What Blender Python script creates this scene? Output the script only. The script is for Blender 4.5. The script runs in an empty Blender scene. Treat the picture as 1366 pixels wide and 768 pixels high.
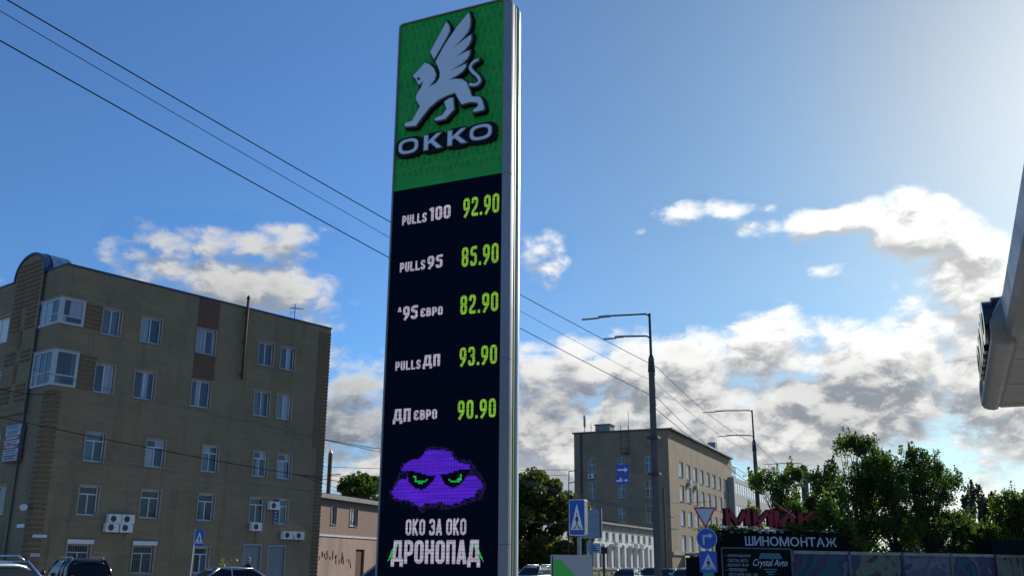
import bpy, math, random
import numpy as np
from mathutils import Vector, Matrix
random.seed(7)
SC = bpy.context.scene
COL = SC.collection

# ------------------------------------------------------------------ camera
F = 1300.0
PITCH = math.atan(371 / F)
ROLL = math.radians(.4)
CH = 1.5
_X = Vector((1, 0, 0)); FW = Vector((0, math.cos(PITCH), math.sin(PITCH))); _U0 = Vector((0, -math.sin(PITCH), math.cos(PITCH)))
RV = _X * math.cos(ROLL) + _U0 * math.sin(ROLL)
UV = -_X * math.sin(ROLL) + _U0 * math.cos(ROLL)
cam_data = bpy.data.cameras.new('camera'); cam = bpy.data.objects.new('camera', cam_data); COL.objects.link(cam)
cam.matrix_world = Matrix(((RV.x, UV.x, -FW.x, 0), (RV.y, UV.y, -FW.y, 0), (RV.z, UV.z, -FW.z, CH), (0, 0, 0, 1)))
cam_data.sensor_width = 36; cam_data.lens = 36 * F / 1366; cam_data.clip_start = .1; cam_data.clip_end = 6000
SC.camera = cam

def ray(x, y): return RV * ((x - 683) / F) - UV * ((y - 384) / F) + FW
def azel(x, y):
    d = ray(x, y); return math.atan2(d.x, d.y), math.atan2(d.z, math.hypot(d.x, d.y))
def at(x, y, D):
    d = ray(x, y); return Vector((0, 0, CH)) + d * (D / math.hypot(d.x, d.y))
class Plane:
    """a vertical wall through p whose run points to compass bearing a (degrees)"""
    def __init__(s, p, a):
        s.p = Vector(p); a = math.radians(a); s.d = Vector((math.sin(a), math.cos(a), 0)); s.n = Vector((s.d.y, -s.d.x, 0))
    def uz(s, x, y):
        d = ray(x, y); t = (s.p - Vector((0, 0, CH))).dot(s.n) / d.dot(s.n); q = Vector((0, 0, CH)) + d * t
        return (q - s.p).dot(s.d), q.z

# ------------------------------------------------------------------ world, sun, exposure
SUN_AZ, SUN_EL = 37.5, 25.0
SC.view_settings.view_transform = 'Standard'; SC.view_settings.look = 'None'
SC.view_settings.exposure = 0.0; SC.view_settings.gamma = 1
SC.cycles.max_bounces = 5; SC.cycles.diffuse_bounces = 3; SC.cycles.glossy_bounces = 3
SC.cycles.transmission_bounces = 3; SC.cycles.transparent_max_bounces = 8
SC.cycles.use_denoising = True
W = bpy.data.worlds.new('World'); SC.world = W; W.use_nodes = True; W.cycles.sampling_method = 'MANUAL'; W.cycles.sample_map_resolution = 512
class NT:
    def __init__(s, nt): s.nt = nt
    def n(s, t, **kw):
        nd = s.nt.nodes.new(t)
        for k, v in kw.items():
            if k.startswith('i_'):
                key = k[2:]; nd.inputs[int(key) if key.isdigit() else key.replace('_', ' ')].default_value = v
            else: setattr(nd, k, v)
        return nd
    def l(s, a, b): s.nt.links.new(a, b)
    def m(s, op, a, b=None, c=None, clamp=False):
        nd = s.nt.nodes.new('ShaderNodeMath'); nd.operation = op; nd.use_clamp = clamp
        for i, v in enumerate((a, b, c)):
            if v is None: continue
            if isinstance(v, (int, float)): nd.inputs[i].default_value = v
            else: s.nt.links.new(v, nd.inputs[i])
        return nd.outputs[0]
    def vm(s, op, a, b=None, c=None, out=0):
        nd = s.nt.nodes.new('ShaderNodeVectorMath'); nd.operation = op
        for i, v in enumerate((a, b, c)):
            if v is None: continue
            if isinstance(v, (tuple, list, Vector)): nd.inputs[i].default_value = v
            else: s.nt.links.new(v, nd.inputs[i])
        return nd.outputs[out]
    def rng(s, v, a, b, c=0., d=1., smooth=True):
        nd = s.nt.nodes.new('ShaderNodeMapRange'); nd.interpolation_type = 'SMOOTHSTEP' if smooth else 'LINEAR'
        for i, x in enumerate((a, b, c, d)): nd.inputs[i + 1].default_value = x
        s.nt.links.new(v, nd.inputs[0]); return nd.outputs[0]
    def mix(s, f, a, b, bt='MIX'):
        nd = s.nt.nodes.new('ShaderNodeMix'); nd.data_type = 'RGBA'; nd.blend_type = bt
        for k, v in ((0, f), (6, a), (7, b)):
            if isinstance(v, (int, float)): nd.inputs[k].default_value = v
            elif isinstance(v, (tuple, list)): nd.inputs[k].default_value = (*v[:3], 1)
            else: s.nt.links.new(v, nd.inputs[k])
        return nd.outputs[2]

def build_world():
    nt = W.node_tree; nt.nodes.clear(); N = NT(nt)
    # --- a group: direction -> cloud density, position of clouds as soft ellipses in azimuth/elevation, edges from fractal noise
    g = bpy.data.node_groups.new('cloud_density', 'ShaderNodeTree')
    g.interface.new_socket('Direction', in_out='INPUT', socket_type='NodeSocketVector')
    g.interface.new_socket('Density', in_out='OUTPUT', socket_type='NodeSocketFloat')
    G = NT(g); gi = G.n('NodeGroupInput'); go = G.n('NodeGroupOutput'); d = gi.outputs[0]
    s = G.n('ShaderNodeSeparateXYZ'); G.l(d, s.inputs[0])
    az = G.m('ARCTAN2', s.outputs[0], s.outputs[1]); el = G.m('ARCSINE', s.outputs[2])
    cb = G.n('ShaderNodeCombineXYZ'); G.l(az, cb.inputs[0]); G.l(el, cb.inputs[1]); p = cb.outputs[0]
    # warp so the ellipses never read as ellipses
    nw = G.n('ShaderNodeTexNoise', i_Scale=7., i_Detail=3., i_Roughness=.55); G.l(d, nw.inputs['Vector'])
    wv = G.vm('MULTIPLY_ADD', nw.outputs['Color'], (.09, .06, 0), (-.045, -.03, 0)); p = G.vm('ADD', p, wv)
    # (px, py, half width px, half height px, weight)
    blobs = [(300, 325, 105, 34, .96), (235, 350, 60, 24, .84), (345, 400, 80, 34, 1.0), (275, 372, 85, 30, .92), (405, 428, 60, 30, .95), (425, 332, 24, 9, .6), (150, 332, 22, 14, .5), (375, 312, 60, 20, .84),
             (712, 345, 32, 36, .92), (470, 565, 90, 85, 1.0), (470, 470, 30, 8, .45), (15, 372, 25, 14, .5),
             (940, 284, 60, 14, .86), (1020, 275, 14, 8, .8), (1130, 290, 110, 24, 1.0), (1065, 300, 40, 28, .85), (1240, 320, 85, 38, 1.05), (1300, 380, 75, 60, 1.1), (1250, 430, 90, 50, .95),
             (1105, 362, 24, 10, .62), (1130, 432, 36, 12, .70), (1000, 432, 60, 9, .5), (860, 310, 10, 6, .5),
             (1050, 470, 110, 42, 1.0), (960, 490, 120, 42, 1.0), (830, 510, 110, 50, 1.0), (730, 540, 90, 60, 1.0), (1180, 480, 160, 55, 1.1), (1330, 500, 130, 90, 1.1), (760, 460, 25, 15, .55),
             (1000, 560, 420, 60, 1.1), (700, 600, 260, 50, 1.0), (1150, 620, 300, 40, .92), (850, 650, 300, 40, .95), (1330, 600, 120, 40, .85), (560, 640, 220, 60, .9), (200, 660, 300, 60, .8), (1230, 672, 420, 55, .96), (700, 700, 500, 50, .85), (1340, 720, 200, 40, .85)]
    cov = None
    for bx, by, hw, hh, w in blobs:
        a0, e0 = azel(bx, by); a1, _ = azel(bx + hw, by); _, e1 = azel(bx, by - hh)
        sx, sy = 1 / (1.9 * abs(a1 - a0)), 1 / (1.9 * abs(e1 - e0))
        ln = G.vm('LENGTH', G.vm('MULTIPLY_ADD', p, (sx, sy, 0), (-a0 * sx, -e0 * sy, 0)), out=1)
        b = G.rng(ln, 1.0, .12, 0., w * (1.3 if w > .97 else .93))
        cov = b if cov is None else G.m('SMOOTH_MAX', cov, b, .12)
    # a band of broken cloud all round above the horizon
    n0 = G.n('ShaderNodeTexNoise', i_Scale=2.3, i_Detail=2.); G.l(d, n0.inputs['Vector'])
    band = G.m('MULTIPLY', G.rng(el, .36, .04, 0., .62), G.rng(n0.outputs['Fac'], .35, .62))
    behind = G.rng(az, .62, .9, 0., 1.); behind2 = G.rng(az, -.62, -.9, 0., 1.)
    cov = G.m('MAXIMUM', cov, G.m('MULTIPLY', band, G.m('MAXIMUM', behind, behind2)))
    dz = G.vm('MULTIPLY', d, (1, 1, 1.7))
    n1 = G.n('ShaderNodeTexNoise', i_Scale=19., i_Detail=8., i_Roughness=.66, i_Distortion=.25); G.l(dz, n1.inputs['Vector'])
    vr = G.n('ShaderNodeTexVoronoi', i_Scale=42.)
    wz = G.vm('MULTIPLY_ADD', n1.outputs['Color'], (.045, .045, .045), dz); G.l(wz, vr.inputs['Vector'])
    puff = G.m('SUBTRACT', .35, vr.outputs['Distance'])
    raw = G.m('ADD', cov, G.m('ADD', G.m('MULTIPLY', G.m('SUBTRACT', n1.outputs['Fac'], .5), 2.0), G.m('MULTIPLY', puff, .55)))
    n3 = G.n('ShaderNodeTexNoise', i_Scale=9., i_Detail=2.); G.l(G.vm('MULTIPLY', d, (1, 1, 2.2)), n3.inputs['Vector'])
    raw = G.m('ADD', raw, G.m('MULTIPLY', G.m('SUBTRACT', n3.outputs['Fac'], .5), 1.5))
    raw = G.m('MULTIPLY', G.m('SUBTRACT', raw, .34), G.rng(cov, .12, .30))
    G.l(raw, go.inputs[0])
    # --- world
    tc = N.n('ShaderNodeTexCoord'); dirv = N.vm('NORMALIZE', tc.outputs['Generated'])
    sky = N.n('ShaderNodeTexSky', sky_type='NISHITA', sun_disc=False, sun_elevation=math.radians(SUN_EL), sun_rotation=math.radians(SUN_AZ),
              air_density=1.0, dust_density=.6, ozone_density=2.3, altitude=100)
    sd = Vector((math.sin(math.radians(SUN_AZ)) * math.cos(math.radians(SUN_EL)), math.cos(math.radians(SUN_AZ)) * math.cos(math.radians(SUN_EL)), math.sin(math.radians(SUN_EL))))
    def dens(v):
        gn = N.n('ShaderNodeGroup'); gn.node_tree = g; N.l(v, gn.inputs[0]); return gn.outputs[0]
    tang = Vector((.25, -.1, 1)).normalized() * .02
    r0 = dens(dirv); r1 = dens(N.vm('NORMALIZE', N.vm('ADD', dirv, tuple(tang))))
    alpha = N.rng(r0, -.08, .78)
    ezz = N.n('ShaderNodeSeparateXYZ'); N.l(dirv, ezz.inputs[0])
    bigN = N.n('ShaderNodeTexNoise', i_Scale=5.5, i_Detail=4., i_Roughness=.5); N.l(N.vm('MULTIPLY', dirv, (1, 1, 2.4)), bigN.inputs['Vector'])
    e_of = lambda y: math.sin(azel(1000, y)[1])
    under = N.m('MULTIPLY', N.rng(ezz.outputs[2], e_of(420), e_of(545)), N.rng(ezz.outputs[2], e_of(625), e_of(585)))
    under = N.m('MULTIPLY', under, N.rng(bigN.outputs['Fac'], .34, .66, .5, .86))
    thick = N.m('MAXIMUM', N.m('MULTIPLY', N.rng(r0, .3, 1.7), N.rng(bigN.outputs['Fac'], .4, .62, .3, .9)), N.m('MULTIPLY', under, N.rng(r0, .2, .9)))
    lit = N.rng(N.m('SUBTRACT', r0, r1), -.40, .45)
    sunny = N.vm('DOT_PRODUCT', dirv, tuple(sd), out=1)
    near = N.rng(sunny, .55, 1.0)
    sz = N.n('ShaderNodeSeparateXYZ'); N.l(dirv, sz.inputs[0])
    br = N.m('SUBTRACT', N.m('MULTIPLY_ADD', lit, .72, .74), N.m('MULTIPLY', thick, .62))
    br = N.m('MULTIPLY', N.m('SMOOTH_MAX', br, .44, .3), N.m('MULTIPLY_ADD', near, .55, .72))
    warm = N.rng(br, .35, 1.1)
    ccol = N.mix(warm, (.82, .91, 1.05), (1.0, 1.0, .99))
    ccol = N.vm('SCALE', ccol); ccol.node.inputs['Scale'].default_value = 1
    N.l(N.m('MULTIPLY', br, CLOUD), ccol.node.inputs['Scale'])
    # veil of glare-bright air near the sun is the sky's own; hazy floor just above the ground
    sn_ = N.vm('DOT_PRODUCT', dirv, tuple(sd), out=1)
    tint = N.mix(N.rng(sn_, .72, .93), (.58, 1.0, 1.47), (.62, .89, 1.07)); tint = N.mix(N.rng(sn_, .925, .992), tint, (.72, .83, .86))
    blue = N.vm('MULTIPLY', sky.outputs[0], tint)
    final = N.mix(alpha, blue, ccol)
    bg = N.n('ShaderNodeBackground', i_Strength=SKY); N.l(final, bg.inputs[0])
    out = N.n('ShaderNodeOutputWorld'); N.l(bg.outputs[0], out.inputs[0])
SKY = .092
CLOUD = 6.9
build_world()
sl = bpy.data.lights.new('sun', 'SUN'); sun = bpy.data.objects.new('sun', sl); COL.objects.link(sun)
sl.energy = 5.0; sl.angle = math.radians(.5); sl.color = (1, .93, .82)
_a, _e = math.radians(SUN_AZ), math.radians(SUN_EL)
sun.rotation_euler = Vector((math.sin(_a) * math.cos(_e), math.cos(_a) * math.cos(_e), math.sin(_e))).to_track_quat('Z', 'Y').to_euler()

# ------------------------------------------------------------------ helpers
def tag(o, label=None, cat=None, group=None, kind=None):
    if label: o['label'] = label
    if cat: o['category'] = cat
    if group: o['group'] = group
    if kind: o['kind'] = kind
    return o
def empty(name, loc, rz=0, label=None, cat=None, group=None, kind=None):
    o = bpy.data.objects.new(name, None); o.location = loc; o.rotation_euler = (0, 0, rz); o.empty_display_size = .2
    COL.objects.link(o); return tag(o, label, cat, group, kind)
def brg(a): return math.radians(90 - a)          # bearing of a wall's run -> z rotation
class MB:
    def __init__(s): s.v = []; s.f = []
    def add(s, v, f):
        b = len(s.v); s.v += [tuple(p) for p in v]; s.f += [[i + b for i in q] for q in f]; return s
    def box(s, x0, x1, y0, y1, z0, z1):
        return s.add([(x0, y0, z0), (x1, y0, z0), (x1, y1, z0), (x0, y1, z0), (x0, y0, z1), (x1, y0, z1), (x1, y1, z1), (x0, y1, z1)],
                     [(3, 2, 1, 0), (4, 5, 6, 7), (0, 1, 5, 4), (1, 2, 6, 5), (2, 3, 7, 6), (3, 0, 4, 7)])
    def poly(s, pts, y0, y1):                     # outline in x,z pushed from y0 (front) to y1
        a = sum(pts[i][0] * pts[(i + 1) % len(pts)][1] - pts[(i + 1) % len(pts)][0] * pts[i][1] for i in range(len(pts)))
        if a < 0: pts = pts[::-1]
        n = len(pts)
        return s.add([(x, y0, z) for x, z in pts] + [(x, y1, z) for x, z in pts],
                     [list(range(n)), list(range(2 * n - 1, n - 1, -1))] + [[i + n, (i + 1) % n + n, (i + 1) % n, i] for i in range(n)])
    def slab(s, pts, z0, z1):                     # outline in x,y pushed up
        a = sum(pts[i][0] * pts[(i + 1) % len(pts)][1] - pts[(i + 1) % len(pts)][0] * pts[i][1] for i in range(len(pts)))
        if a < 0: pts = pts[::-1]
        n = len(pts)
        return s.add([(x, y, z0) for x, y in pts] + [(x, y, z1) for x, y in pts],
                     [list(range(n - 1, -1, -1)), list(range(n, 2 * n))] + [[i, (i + 1) % n, (i + 1) % n + n, i + n] for i in range(n)])
    def tube(s, pts, r, n=6, r1=None, caps=True):
        pts = [Vector(p) for p in pts]; b = len(s.v); m = len(pts); up = Vector((0, 0, 1))
        for i, p in enumerate(pts):
            t = (pts[min(i + 1, m - 1)] - pts[max(i - 1, 0)]).normalized()
            a = t.cross(up); a = a.normalized() if a.length > 1e-3 else Vector((1, 0, 0)); c = t.cross(a)
            rr = r if r1 is None else r + (r1 - r) * i / (m - 1)
            for k in range(n):
                w = 2 * math.pi * k / n; s.v.append(tuple(p + a * (rr * math.cos(w)) + c * (rr * math.sin(w))))
        for i in range(m - 1):
            for k in range(n):
                s.f.append([b + i * n + k, b + i * n + (k + 1) % n, b + (i + 1) * n + (k + 1) % n, b + (i + 1) * n + k])
        if caps: s.f.append([b + k for k in range(n - 1, -1, -1)]); s.f.append([b + (m - 1) * n + k for k in range(n)])
        return s
    def ball(s, c, rx, ry, rz, n=10, m=6):
        b = len(s.v); s.v.append((c[0], c[1], c[2] - rz))
        for i in range(1, m):
            ph = -math.pi / 2 + math.pi * i / m
            for k in range(n):
                w = 2 * math.pi * k / n
                s.v.append((c[0] + rx * math.cos(ph) * math.cos(w), c[1] + ry * math.cos(ph) * math.sin(w), c[2] + rz * math.sin(ph)))
        s.v.append((c[0], c[1], c[2] + rz)); top = len(s.v) - 1
        for k in range(n): s.f.append([b, b + 1 + (k + 1) % n, b + 1 + k]); s.f.append([top, top - n + k, top - n + (k + 1) % n])
        for i in range(m - 2):
            for k in range(n):
                q = b + 1 + i * n; s.f.append([q + k, q + (k + 1) % n, q + n + (k + 1) % n, q + n + k])
        return s
    def xf(s, fn): s.v = [tuple(fn(*p)) for p in s.v]; return s
    def mesh(s, name, mat, smooth=False):
        me = bpy.data.meshes.new(name); me.from_pydata(s.v, [], s.f); me.materials.append(mat)
        if smooth: me.shade_smooth()
        me.update(); return me
    def build(s, name, mat, parent=None, loc=(0, 0, 0), rz=0, smooth=False):
        return link(name, s.mesh(name, mat, smooth), parent, loc, rz)
def link(name, me, parent=None, loc=(0, 0, 0), rz=0):
    o = bpy.data.objects.new(name, me); COL.objects.link(o); o.parent = parent; o.location = loc; o.rotation_euler = (0, 0, rz); return o
def kids(o): return [c for c in COL.objects if c.parent == o]
def copy_tree(o, parent=None):
    c = o.copy(); COL.objects.link(c); c.parent = parent
    for ch in list(o.children): copy_tree(ch, c)
    return c
_cache = {}
def cached(key, fn):
    if key not in _cache: _cache[key] = fn()
    return _cache[key]

def mat(name, col, rough=.8, metal=0., noise=None, bump=0., spec=.4, stain=None, coat=0., trans=0.):
    m = bpy.data.materials.new(name); m.use_nodes = True; N = NT(m.node_tree); b = m.node_tree.nodes['Principled BSDF']
    b.inputs['Roughness'].default_value = rough; b.inputs['Metallic'].default_value = metal; b.inputs['Specular IOR Level'].default_value = spec
    b.inputs['Coat Weight'].default_value = coat
    c = tuple(col); out = None
    if noise or bump or stain:
        tc = N.n('ShaderNodeTexCoord').outputs['Object']
        sc, am = noise or (3., .12)
        nz = N.n('ShaderNodeTexNoise', i_Scale=sc, i_Detail=6., i_Roughness=.65); N.l(tc, nz.inputs['Vector'])
        f = N.rng(nz.outputs['Fac'], .3, .7)
        out = N.mix(f, tuple(x * (1 - am) for x in c), tuple(min(1, x * (1 + am)) for x in c))
        if stain:
            st = N.n('ShaderNodeTexNoise', i_Scale=stain[0], i_Detail=5.); sv = N.vm('MULTIPLY', tc, (1, 1, .25)); N.l(sv, st.inputs['Vector'])
            out = N.mix(N.rng(st.outputs['Fac'], .48, .72, 0, stain[1]), out, stain[2])
        N.l(out, b.inputs['Base Color'])
        rr = N.rng(nz.outputs['Fac'], .3, .7, max(0, rough - .08), min(1, rough + .08)); N.l(rr, b.inputs['Roughness'])
        if bump:
            n2 = N.n('ShaderNodeTexNoise', i_Scale=sc * 6, i_Detail=4.); N.l(tc, n2.inputs['Vector'])
            bp = N.n('ShaderNodeBump', i_Strength=bump, i_Distance=.02); N.l(n2.outputs['Fac'], bp.inputs['Height']); N.l(bp.outputs[0], b.inputs['Normal'])
    else: b.inputs['Base Color'].default_value = (*c, 1)
    return m
def brick_mat(name, c1, c2, mortar, bw, bh, ms=.012, rough=.85, vary=.2, stain=.3, grime=(.05, .045, .035)):
    m = bpy.data.materials.new(name); m.use_nodes = True; N = NT(m.node_tree); b = m.node_tree.nodes['Principled BSDF']
    b.inputs['Roughness'].default_value = rough; b.inputs['Specular IOR Level'].default_value = .25
    tc = N.n('ShaderNodeTexCoord').outputs['Object']; s = N.n('ShaderNodeSeparateXYZ'); N.l(tc, s.inputs[0])
    cb = N.n('ShaderNodeCombineXYZ'); N.l(N.m('ADD', s.outputs[0], s.outputs[1]), cb.inputs[0]); N.l(s.outputs[2], cb.inputs[1])
    br = N.n('ShaderNodeTexBrick', i_Scale=1., i_Brick_Width=bw, i_Row_Height=bh, i_Mortar_Size=ms, i_Bias=0.); N.l(cb.outputs[0], br.inputs['Vector'])
    br.inputs['Color1'].default_value = (*c1, 1); br.inputs['Color2'].default_value = (*c2, 1); br.inputs['Mortar'].default_value = (*mortar, 1)
    rowv = N.n('ShaderNodeTexNoise', i_Scale=1., i_Detail=3.); N.l(N.vm('MULTIPLY', tc, (.35, .35, 4.5)), rowv.inputs['Vector'])
    big = N.n('ShaderNodeTexNoise', i_Scale=.35, i_Detail=5., i_Roughness=.6); N.l(tc, big.inputs['Vector'])
    c = N.mix(N.rng(rowv.outputs['Fac'], .3, .7, 0, vary), br.outputs[0], mortar)
    c = N.mix(N.rng(big.outputs['Fac'], .4, .75, 0, stain), c, grime)
    drip = N.n('ShaderNodeTexNoise', i_Scale=1., i_Detail=5., i_Roughness=.7); N.l(N.vm('MULTIPLY', tc, (1.6, 1.6, .13)), drip.inputs['Vector'])
    c = N.mix(N.rng(drip.outputs['Fac'], .5, .78, 0, .45), c, grime)
    patch = N.n('ShaderNodeTexNoise', i_Scale=1., i_Detail=2.); N.l(N.vm('MULTIPLY', tc, (.5, .5, 1.3)), patch.inputs['Vector'])
    c = N.mix(N.rng(patch.outputs['Fac'], .62, .66, 0, .22), c, tuple(x * 1.25 for x in c2))
    N.l(c, b.inputs['Base Color'])
    bp = N.n('ShaderNodeBump', i_Strength=.6, i_Distance=.02); bp.invert = True; N.l(br.outputs['Fac'], bp.inputs['Height']); N.l(bp.outputs[0], b.inputs['Normal'])
    return m
def glass_mat(name, tint, curtain, amt, rough=.06):
    m = bpy.data.materials.new(name); m.use_nodes = True; N = NT(m.node_tree); b = m.node_tree.nodes['Principled BSDF']
    b.inputs['Roughness'].default_value = .5; b.inputs['Coat Weight'].default_value = 1; b.inputs['Coat Roughness'].default_value = rough; b.inputs['Coat IOR'].default_value = 1.5
    tc = N.n('ShaderNodeTexCoord').outputs['Object']; oi = N.n('ShaderNodeObjectInfo')
    s = N.n('ShaderNodeSeparateXYZ'); N.l(tc, s.inputs[0])
    v = N.m('MULTIPLY', s.outputs[0], 34.)
    w = N.n('ShaderNodeTexNoise', i_Scale=1., noise_dimensions='1D', i_Detail=2.); N.l(N.m('ADD', v, N.m('MULTIPLY', oi.outputs['Random'], 50.)), w.inputs['W'])
    part = N.rng(N.m('SINE', N.m('ADD', N.m('MULTIPLY', s.outputs[0], 3.), N.m('MULTIPLY', oi.outputs['Random'], 40.))), -.2, .15)
    f = N.m('MULTIPLY', N.m('MULTIPLY', part, N.rng(w.outputs['Fac'], .3, .7, .35, 1.)), N.rng(oi.outputs['Random'], .25, .6, amt * .25, amt))
    N.l(N.mix(f, tint, curtain), b.inputs['Base Color'])
    # panes are never quite flat
    nz = N.n('ShaderNodeTexNoise', i_Scale=1.3); N.l(tc, nz.inputs['Vector'])
    bp = N.n('ShaderNodeBump', i_Strength=.12, i_Distance=.05); N.l(nz.outputs['Fac'], bp.inputs['Height']); N.l(bp.outputs[0], b.inputs['Coat Normal'])
    return m
def emit_mat(name, col, strength, base=(.01, .01, .012), grid=False):
    m = bpy.data.materials.new(name); m.use_nodes = True; N = NT(m.node_tree); b = m.node_tree.nodes['Principled BSDF']
    b.inputs['Base Color'].default_value = (*base, 1); b.inputs['Roughness'].default_value = .5; b.inputs['Specular IOR Level'].default_value = .2
    b.inputs['Emission Color'].default_value = (*col, 1); b.inputs['Emission Strength'].default_value = strength
    if grid:      # rows and columns of lamps
        tc = N.n('ShaderNodeTexCoord').outputs['Object']; s = N.n('ShaderNodeSeparateXYZ'); N.l(tc, s.inputs[0])
        a = N.m('SINE', N.m('MULTIPLY', s.outputs[0], 2 * math.pi / .042)); c = N.m('SINE', N.m('MULTIPLY', s.outputs[2], 2 * math.pi / .042))
        nz = N.n('ShaderNodeTexNoise', i_Scale=1., i_Detail=3.); N.l(N.vm('MULTIPLY', tc, (2.5, 1, 26)), nz.inputs['Vector'])
        k = N.m('MULTIPLY', N.m('MULTIPLY_ADD', a, .13, .9), N.m('MULTIPLY_ADD', c, .16, .9)); k = N.m('MULTIPLY', k, N.rng(nz.outputs['Fac'], .3, .7, .72, 1.15))
        N.l(N.m('MULTIPLY', k, strength), b.inputs['Emission Strength'])
    return m

def text_mesh(s, x0, x1, z0, z1, y0, depth, m, bold=.0, shear=0., name='lettering', w0=None):
    """writing fitted to a box of the local x,z plane; its front faces -y at y0"""
    cu = bpy.data.curves.new(name, 'FONT'); cu.body = s; cu.size = 1; cu.offset = bold; cu.extrude = .5; cu.shear = shear; cu.resolution_u = 3
    o = bpy.data.objects.new('tmp', cu); COL.objects.link(o); bpy.context.view_layer.update()
    me = bpy.data.meshes.new_from_object(o.evaluated_get(bpy.context.evaluated_depsgraph_get()))
    bpy.data.objects.remove(o); bpy.data.curves.remove(cu)
    n = len(me.vertices); a = np.empty(n * 3, np.float32); me.vertices.foreach_get('co', a); a = a.reshape(-1, 3)
    lo, hi = a.min(0), a.max(0); b = np.empty_like(a)
    b[:, 0] = x0 + (a[:, 0] - lo[0]) / (hi[0] - lo[0]) * (x1 - x0)
    b[:, 2] = z0 + (a[:, 1] - lo[1]) / (hi[1] - lo[1]) * (z1 - z0)
    b[:, 1] = y0 + (.5 - a[:, 2]) * depth
    me.vertices.foreach_set('co', b.ravel()); me.materials.clear(); me.materials.append(m); me.update(); return me
def text(name, s, parent, x0, x1, z0, z1, y0, depth, m, bold=0., shear=0.):
    return link(name, text_mesh(s, x0, x1, z0, z1, y0, depth, m, bold, shear), parent)

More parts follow.
